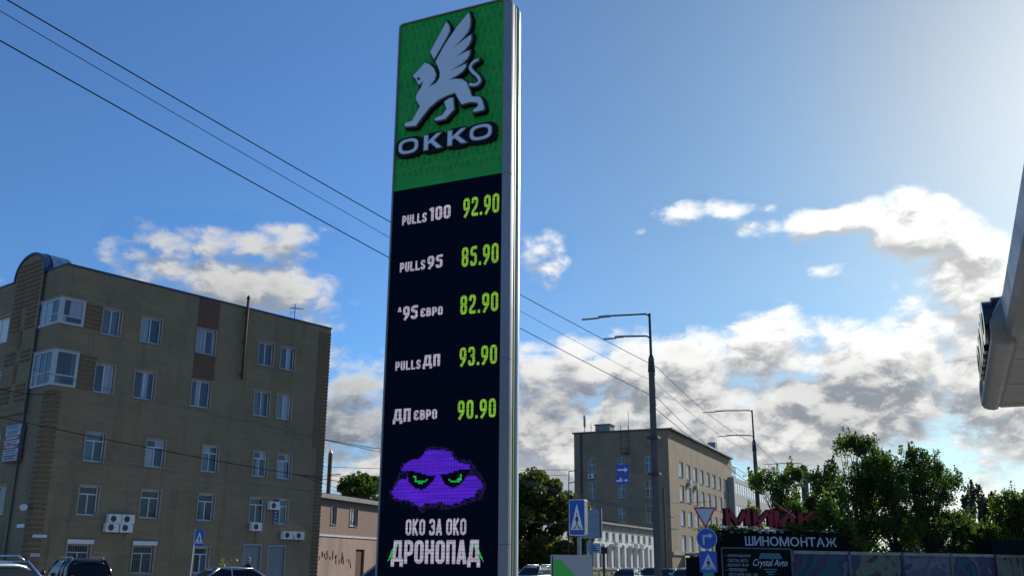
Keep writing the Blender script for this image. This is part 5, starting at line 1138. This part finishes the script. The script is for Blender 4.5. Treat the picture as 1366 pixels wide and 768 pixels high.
# weeds by the silver car
wn = np.abs(rg.normal(size=(900, 3))) * [.5, .3, .55] * np.array([1, 1, 1]) + [0, 0, .1]; p_ = at(288, 762, 50); wo = link('weed_clump', leaves_mesh('weeds', wn, .2, M['leaf3'], rg), None, (p_.x, p_.y, 0)); tag(wo, 'yellow green weeds standing by the brick wall left of the shuttered doors', 'plant', kind='stuff')
MB().tube([(0, 0, -.1), (0, 0, 1.0)], .02, 4).build('stem', M['bark'], wo)

# ------------------------------------------------------------------ cars
def make_car(label, paint, x, y, heading, kind='sedan', group='cars on the road and parked'):
    r = empty('car', (x, y, 0), brg(heading), label, 'car', group)
    L_ = {'sedan': 2.25, 'hatch': 2.1, 'suv': 2.3, 'estate': 2.35}[kind]; top = {'sedan': 1.44, 'hatch': 1.5, 'suv': 1.68, 'estate': 1.58}[kind]; sh = {'sedan': .92, 'hatch': .95, 'suv': 1.05, 'estate': 1.0}[kind]
    rear_z = sh + .02; st_ = [(-L_, .45, rear_z - .22, .70), (-L_ + .1, .3, rear_z - .05, .82), (-L_ + .5, .24, rear_z, .88), (-.9, .22, sh + .01, .90), (.2, .22, sh, .91), (1.0, .22, sh - .03, .90), (1.55, .24, sh - .10, .87), (L_ - .2, .28, sh - .2, .80), (L_, .42, sh - .34, .66)]
    b = MB()
    for xx, zb1, zt1, w in st_:
        rg_ = [(-w * .8, zb1), (-w, zb1 + (zt1 - zb1) * .25), (-w, zb1 + (zt1 - zb1) * .7), (-w * .93, zt1 - .03), (-w * .7, zt1), (w * .7, zt1), (w * .93, zt1 - .03), (w, zb1 + (zt1 - zb1) * .7), (w, zb1 + (zt1 - zb1) * .25), (w * .8, zb1)]
        b.v += [(xx, a, c) for a, c in rg_]
    n = 10
    for i in range(len(st_) - 1):
        for k in range(n): b.f.append([i * n + k, (i + 1) * n + k, (i + 1) * n + (k + 1) % n, i * n + (k + 1) % n])
    b.f.append(list(range(n))); b.f.append([(len(st_) - 1) * n + k for k in range(n - 1, -1, -1)])
    bo = b.build('body', paint, r, smooth=True); md_ = bo.modifiers.new('s', 'SUBSURF'); md_.levels = 1; md_.render_levels = 2
    gx = {'sedan': (-1.75, -1.05, .25, 1.0), 'hatch': (-1.98, -1.5, .3, 1.05), 'suv': (-2.12, -1.75, .3, 1.05), 'estate': (-2.2, -1.75, .3, 1.0)}[kind]
    wb, wt = .80, .60; zt_, zb_ = top - .07, sh - .05
    g = MB(); lv = [(gx[0], gx[3], wb, zb_), (gx[0] + (gx[1] - gx[0]) * .6, gx[3] + (gx[2] - gx[3]) * .55, (wb + wt) / 2 + .04, zb_ + (zt_ - zb_) * .58), (gx[1], gx[2], wt, zt_)]
    for a, c, w, z in lv: g.v += [(a, -w * .86, z), (a + .12, -w, z), (c - .15, -w, z), (c, -w * .8, z), (c, w * .8, z), (c - .15, w, z), (a + .12, w, z), (a, w * .86, z)]
    for i in range(2):
        for k in range(8): g.f.append([i * 8 + k, i * 8 + (k + 1) % 8, (i + 1) * 8 + (k + 1) % 8, (i + 1) * 8 + k])
    g.f.append(list(range(16, 24))); g.build('window_glass', M['carglass'], r, smooth=False)
    rf = MB(); rf.ball(((gx[1] + gx[2]) / 2, 0, top - .07), (gx[2] - gx[1]) / 2 + .22, wt + .05, .075, 18, 8)
    rf.xf(lambda X_, Y_, Z_: (X_, Y_, Z_)); rf2 = MB()
    N_ = 9
    xs2 = np.linspace(gx[1] - .10, gx[2] + .12, N_); ys2 = np.linspace(-1, 1, 9)
    for X_ in xs2:
        f_ = (X_ - xs2[0]) / (xs2[-1] - xs2[0]); bulge = .035 * math.sin(math.pi * f_) - .07 * (abs(f_ - .5) * 2) ** 4
        wloc = (wt + .035) * (1 - .10 * (abs(f_ - .5) * 2) ** 4)
        for Y_ in ys2: rf2.v.append((X_, Y_ * wloc, top - .03 + bulge - .10 * abs(Y_) ** 4))
    for i in range(N_ - 1):
        for k in range(8): rf2.f.append([i * 9 + k, (i + 1) * 9 + k, (i + 1) * 9 + k + 1, i * 9 + k + 1])
    ro = rf2.build('roof', paint, r, smooth=True); so = ro.modifiers.new('t', 'SOLIDIFY'); so.thickness = .07; so.offset = -1
    for s_ in (1, -1):
        pil = MB()
        W_ = lambda z: (wb + (wt - wb) * (z - zb_) / (zt_ - zb_) + .018) * s_
        def strip(xa, xb, wd_):
            zm_ = zb_ + (zt_ - zb_) * .58; xm = xa + (xb - xa) * .58
            pts = [(xa, W_(zb_), zb_), (xm, W_(zm_) + .03 * s_, zm_), (xb, W_(zt_), zt_)]
            pil.tube(pts, wd_, 5)
        strip(gx[0] + .05, gx[1] + .08, .05); strip(gx[3] - .06, gx[2] - .04, .035); strip((gx[1] + gx[2]) / 2 - .1, (gx[1] + gx[2]) / 2 - .15, .03)
        if kind in ('suv', 'estate'): strip(gx[0] + .75, gx[1] + .55, .035)
        pil.tube([(gx[1] + .05, W_(zt_) * 1.0, zt_), (gx[2] - .02, W_(zt_) * 1.0, zt_)], .028, 5)
        pil.build('pillars', paint, r, smooth=True)
    for s_ in (1, -1):
        if kind in ('suv', 'estate'): MB().tube([(gx[1] + .1, s_ * .56, top - .03), (gx[1] + .25, s_ * .57, top + .05), (gx[2] - .3, s_ * .57, top + .05), (gx[2] - .1, s_ * .56, top - .02)], .022, 6).build('roof_rail', M['silver'], r, smooth=True)
        MB().ball((gx[3] - .25, s_ * .98, sh + .1), .07, .11, .08).build('mirror', paint, r, smooth=True)
        MB().ball((L_ - .22, s_ * .62, sh - .28), .16, .16, .07).build('headlight', M['lampglass'], r, smooth=True)
        MB().ball((-L_ + .13, s_ * .66, rear_z - .15), .1, .16, .09 if kind == 'sedan' else .16).build('tail_light', M['redlamp'], r, smooth=True)
        for xx in (-1.35, 1.38):
            w = MB().tube([(xx, s_ * .70, .33), (xx, s_ * .92, .33)], .33, 18).build('wheel', M['rubber'], r); MB().tube([(xx, s_ * .921, .33), (xx, s_ * .935, .33)], .21, 14).build('rim', M['silver'], w)
    MB().box(-L_ - .025, -L_ + .02, -.26, .26, .62, .73).build('number_plate', M['white'], r); MB().box(L_ - .02, L_ + .02, -.26, .26, .42, .52).build('number_plate', M['white'], r)
    MB().box(L_ - .1, L_ - .005, -.5, .5, .52, .62).build('grille', M['black'], r)
    return r
def car_at(px, D, *a, **k): p = at(px, 760, D); return p.x, p.y
pk = 'cars parked before the tan block'
x, y = car_at(-98, 21.5); make_car('white estate car with bright roof rails at the left edge', M['bluegrey'], x, y, -72, 'estate', pk)
x, y = car_at(100, 43); make_car('black SUV parked under the grilled window of the tan block', M['blackpaint'], x, y, -38, 'suv', pk)
x, y = car_at(322, 37); make_car('silver sedan whose roof shows before the shuttered doors', M['silverpaint'], x, y, 58, 'sedan', pk)
x, y = car_at(528, 27.5); make_car('pale grey car half hidden behind the pylon foot', M['bluegrey'], x, y, -84, 'suv', pk)
rd = 'cars driving on the street'
x, y = car_at(713, 72); make_car('white SUV driving towards us right beside the pylon', M['whitepaint'], x, y, 212, 'estate', rd)
x, y = car_at(836, 80); make_car('blue grey car coming along the street, right of the station board', M['bluegrey'], x, y, 203, 'sedan', rd)
x, y = car_at(868, 88); make_car('dark grey car just behind the nearest lamp pole', M['greypaint'], x, y, 203, 'hatch', rd)
x, y = car_at(890, 84); make_car('dark sedan to the right of the nearest lamp pole', M['blackpaint'], x, y, 196, 'sedan', rd)
x, y = car_at(914, 78); make_car('white car left of the give way sign post', M['whitepaint'], x, y, 203, 'hatch', rd)

# ------------------------------------------------------------------ person behind the silver sedan
pp = at(331, 750, 42); pe = empty('person', (pp.x, pp.y, 0), math.radians(200), 'person in a dark jacket and tan cap seen above the silver car', 'person')
V = [(0, 0, .95), (0, 0, 1.15), (0, 0, 1.38), (0, -.01, 1.5), (0, -.02, 1.56)]; E_ = [(0, 1), (1, 2), (2, 3), (3, 4)]; Rd = [.15, .145, .16, .06, .055]
for s_ in (1, -1):
    b0 = len(V); V += [(s_ * .19, 0, 1.4), (s_ * .25, .02, 1.12), (s_ * .26, -.08, .88), (s_ * .26, -.1, .80)]; Rd += [.065, .05, .038, .03]; E_ += [(2, b0), (b0, b0 + 1), (b0 + 1, b0 + 2), (b0 + 2, b0 + 3)]
    for k in range(5): V.append((s_ * (.26 - (.03 if k == 4 else 0)), -.075 - .018 * k - (.0 if k < 4 else -.08), .71 + (.012 * abs(k - 1.5) if k < 4 else .05))); Rd.append(.009); E_.append((b0 + 3, len(V) - 1))
    b0 = len(V); V += [(s_ * .1, 0, .85), (s_ * .11, -.02, .5), (s_ * .11, .02, .09), (s_ * .12, -.14, .05)]; Rd += [.095, .06, .045, .04]; E_ += [(0, b0), (b0, b0 + 1), (b0 + 1, b0 + 2), (b0 + 2, b0 + 3)]
me = bpy.data.meshes.new('person_body'); me.from_pydata(V, E_, []); me.materials.append(M['jacket']); po = link('body', me, pe); mdk = po.modifiers.new('skin', 'SKIN')
for v_, r_ in zip(me.skin_vertices[0].data, Rd): v_.radius = (r_, r_)
me.skin_vertices[0].data[0].use_root = True; po.modifiers.new('sub', 'SUBSURF').render_levels = 1
hd = MB().ball((0, -.02, 1.67), .075, .095, .12, 14, 10)
hd.ball((0, -.115, 1.655), .015, .02, .025, 6, 4).ball((.078, -.01, 1.66), .012, .02, .03, 6, 4).ball((-.078, -.01, 1.66), .012, .02, .03, 6, 4).ball((.03, -.105, 1.685), .012, .008, .008, 6, 4).ball((-.03, -.105, 1.685), .012, .008, .008, 6, 4).box(-.025, .025, -.113, -.10, 1.607, 1.613)
hd.build('head', M['skin'], pe, smooth=True); MB().ball((0, -.005, 1.735), .088, .105, .075, 14, 8).box(-.06, .06, -.19, -.09, 1.725, 1.74).build('cap', M['cap'], pe, smooth=True)

# ------------------------------------------------------------------ overhead cables
def cable(pts, r, mt, label, sag=.0, group='overhead cables', name='overhead_cable'):
    m = MB(); out = []
    for a, b in zip(pts, pts[1:]):
        a, b = Vector(a), Vector(b)
        for i in range(24):
            t = i / 24; p = a.lerp(b, t); p.z -= sag * 4 * t * (1 - t); out.append(p)
    out.append(Vector(pts[-1])); m.tube(out, r, 4); o = m.build(name, mt); return tag(o, label, 'cable', group)
def ext(a, b, k): a, b = Vector(a), Vector(b); return a + (a - b) * k
A1 = (5.4, 35.5, 8.62); B1 = (5.4, 35.5, 7.98); C1 = (5.4, 35.5, 7.45); A2 = (14.6, 58.0, 8.5); B2 = (14.6, 58, 7.95); C2 = (14.6, 58, 6.4); A3 = (24, 80.2, 8.3)
for nm, px, D0, e1, e2, sg_ in (('uppermost dark power cable crossing the sky from the top left to the lamp poles', (38, 0), 14.5, A1, A2, .0), ('thinner middle power cable crossing the sky from the top left', (5, 0), 14.0, B1, B2, .0), ('lowest dark power cable crossing the sky from the left edge', (0, 37), 14.5, C1, C2, .0)):
    a = at(*px, D0); cable([ext(a, e1, .35), e1], .012 if 'thinner' not in nm else .007, M['wire'], nm, .25); cable([e1, e2, tuple(Vector(e2) + Vector((9.4, 22.3, -.1)))], .013 if 'thinner' not in nm else .009, M['wire2'], nm.replace('crossing the sky from the top left to the lamp poles', 'continuing past the nearest lamp pole').replace('crossing the sky from the top left', 'continuing past the nearest lamp pole').replace('crossing the sky from the left edge', 'continuing past the nearest lamp pole'), .35)  # grey beyond the pole: sunlit paleness put into the cable colour
thin = [((0, 556), (500, 649), 40, 'dark cable across the third floor of the tan block', M['wire'], .012), ((334, 560), (520, 600), 38, 'pale cable running down over the tan block to the pylon', M['wire2'], .013), ((-10, 478), (520, 605), 42, 'long pale cable crossing the tan block at the fourth floor', M['wire2'], .012),
        ((0, 590), (520, 668), 44, 'faint cable across the second floor of the tan block', M['wire2'], .011), ((430, 622), (760, 626), 66, 'level trolley cable passing behind the pylon', M['wire'], .014), ((300, 632), (760, 633), 68, 'second level trolley cable under the first', M['wire'], .014),
        ((-10, 515), (75, 525), 40, 'short dark cable before the lower corner bay', M['wire'], .013), ((400, 633), (500, 662), 60, 'thin slanting cable above the pink roof', M['wire'], .012)]
for a, b, D, lab, mt, r_ in thin: cable([at(*a, D), at(*b, D)], r_, mt, lab, .12)
right = [((688, 637), (880, 684), 50, 'upper pale cable in front of the chestnut tree', M['wire2'], .014), ((688, 641), (900, 690), 50, 'lower pale cable in front of the chestnut tree', M['wire2'], .014), ((688, 690), (757, 697), 45, 'dark cable low across the chestnut tree', M['wire2'], .013),
         ((775, 682), (832, 698), 60, 'thin cable from the billboard to the hall', M['wire'], .014), ((872, 668), (950, 668), 60, 'short cable across the office front', M['wire2'], .012), ((875, 545), (1062, 690), 37, 'thick pale cable sloping down to the red letters', M['wire2'], .014), ((845, 697), (905, 705), 58, 'pale cable above the hall cornice', M['wire2'], .016)]
for a, b, D, lab, mt, r_ in right:
    D2 = 44 if 'red letters' in lab else D; cable([at(*a, D), at(*b, D2)], r_, mt, lab, .1)
tag(MB().tube([at(759, 628, 66), at(770, 627, 66)], .03, 4).tube([at(759, 628, 66), at(758.5, 660, 66)], .03, 4).tube([at(759, 644, 66), at(768, 642, 66)], .03, 4).tube([at(758.5, 660, 66), at(758.3, 775, 66)], .05, 4).build('trolley_bracket', M['darksteel']), 'thin bracket pole at the left edge of the office end wall', 'pole')

# ------------------------------------------------------------------ station canopy, upper right
cpn = at(1309, 548, 22); CN = empty('station_canopy', (cpn.x, cpn.y, 0), brg(STREET + 180), 'grey station canopy edge at the upper right seen from below', 'canopy'); zc0 = cpn.z
# local x runs back towards the camera, local y into the canopy
def prof_ext(pts, x0, x1, name, mt, parent=CN):
    m = MB(); n = len(pts); m.v = [(x0, a, b) for a, b in pts] + [(x1, a, b) for a, b in pts]
    m.f = [[i, (i + 1) % n, (i + 1) % n + n, i + n] for i in range(n)] + [list(range(n - 1, -1, -1)), list(range(n, 2 * n))]; return m.build(name, mt, parent)
OFF = .18
main = [(OFF + .9, zc0), (OFF + .18, zc0), (OFF + .06, zc0 + .05), (OFF, zc0 + .16), (OFF, zc0 + .55), (OFF + .06, zc0 + .62), (OFF + .9, zc0 + .62)]
prof_ext(main, .35, 19, 'fascia', M['canopy'])
MB().box(.35, 19, OFF + .93, 12, zc0 - .06, zc0 + .3).build('soffit', M['soffit'], CN)
MB().box(.36, 19, OFF + .901, OFF + .929, zc0 + .03, zc0 + .2).build('shadow_gap', M['black'], CN)
# sign case: a rounded shallow tray with a green floor
SL, SZ = 7.0, .74
def srr(o, y): return [(x, y, z) for x, z in rounded(0 - o, SL + o, zc0 - .02 - o, zc0 + SZ + o, .3, 6)]
cs_ = ring_loft([srr(-.22, OFF + .1), srr(-.22, .1), srr(-.19, .04), srr(-.14, .005), srr(-.09, .005), srr(-.03, .05), srr(.0, .12), srr(.015, .22), srr(.0, OFF + .12), srr(-.2, OFF + .12)])
cs_.xf(lambda x, y, z: (x, y + (.17 if x > 1.2 else .17 * max(0, x) / 1.2) * min(1, max(0, (z - zc0 - .3) / .35)), z)).build('sign_case', M['canopy'], CN, smooth=True)
MB().poly(rounded(.12, SL - .12, zc0 + .09, zc0 + SZ - .12, .2), .26, .3).build('green_panel', M['green'], CN)
MB().poly(rounded(.2, 2.15, zc0 + .05, zc0 + .66, .22), .075, .255).build('green_panel_end', M['green'], CN)
for k, ch in enumerate('OKKO'):
    cxm = 2.3 + .5 + (3 - k) * 1.08; czm = zc0 + .46
    MB().poly(ell(cxm, czm, .47, .36, 24, 2.6), .09, .2599).build('letter_back_plate', M['black'], CN)
    if ch == 'O':
        rg2 = MB(); oo, ii = ell(cxm, czm, .46, .30, 24, 2.7), ell(cxm, czm, .27, .16, 24, 2.7)
        for i in range(24): rg2.poly([oo[i], oo[(i + 1) % 24], ii[(i + 1) % 24], ii[i]], .0 - .05, .089)
        rg2.build('letter', M['gloss_black'], CN)
    else: MB().poly([(cxm + .46 - x * .92, czm - .30 + z * .60) for x, z in K], .0 - .05, .089).build('letter', M['gloss_black'], CN)
for k in range(8): MB().box(.8 + k * 2.3, .815 + k * 2.3, OFF + .2, OFF + .899, zc0 - .004, zc0 + .01).build('panel_joint', M['black'], CN)
for x in (8, 15): MB().box(x, x + .4, 6, 6.4, 0, zc0 - .061).build('column', M['silver2'], CN)
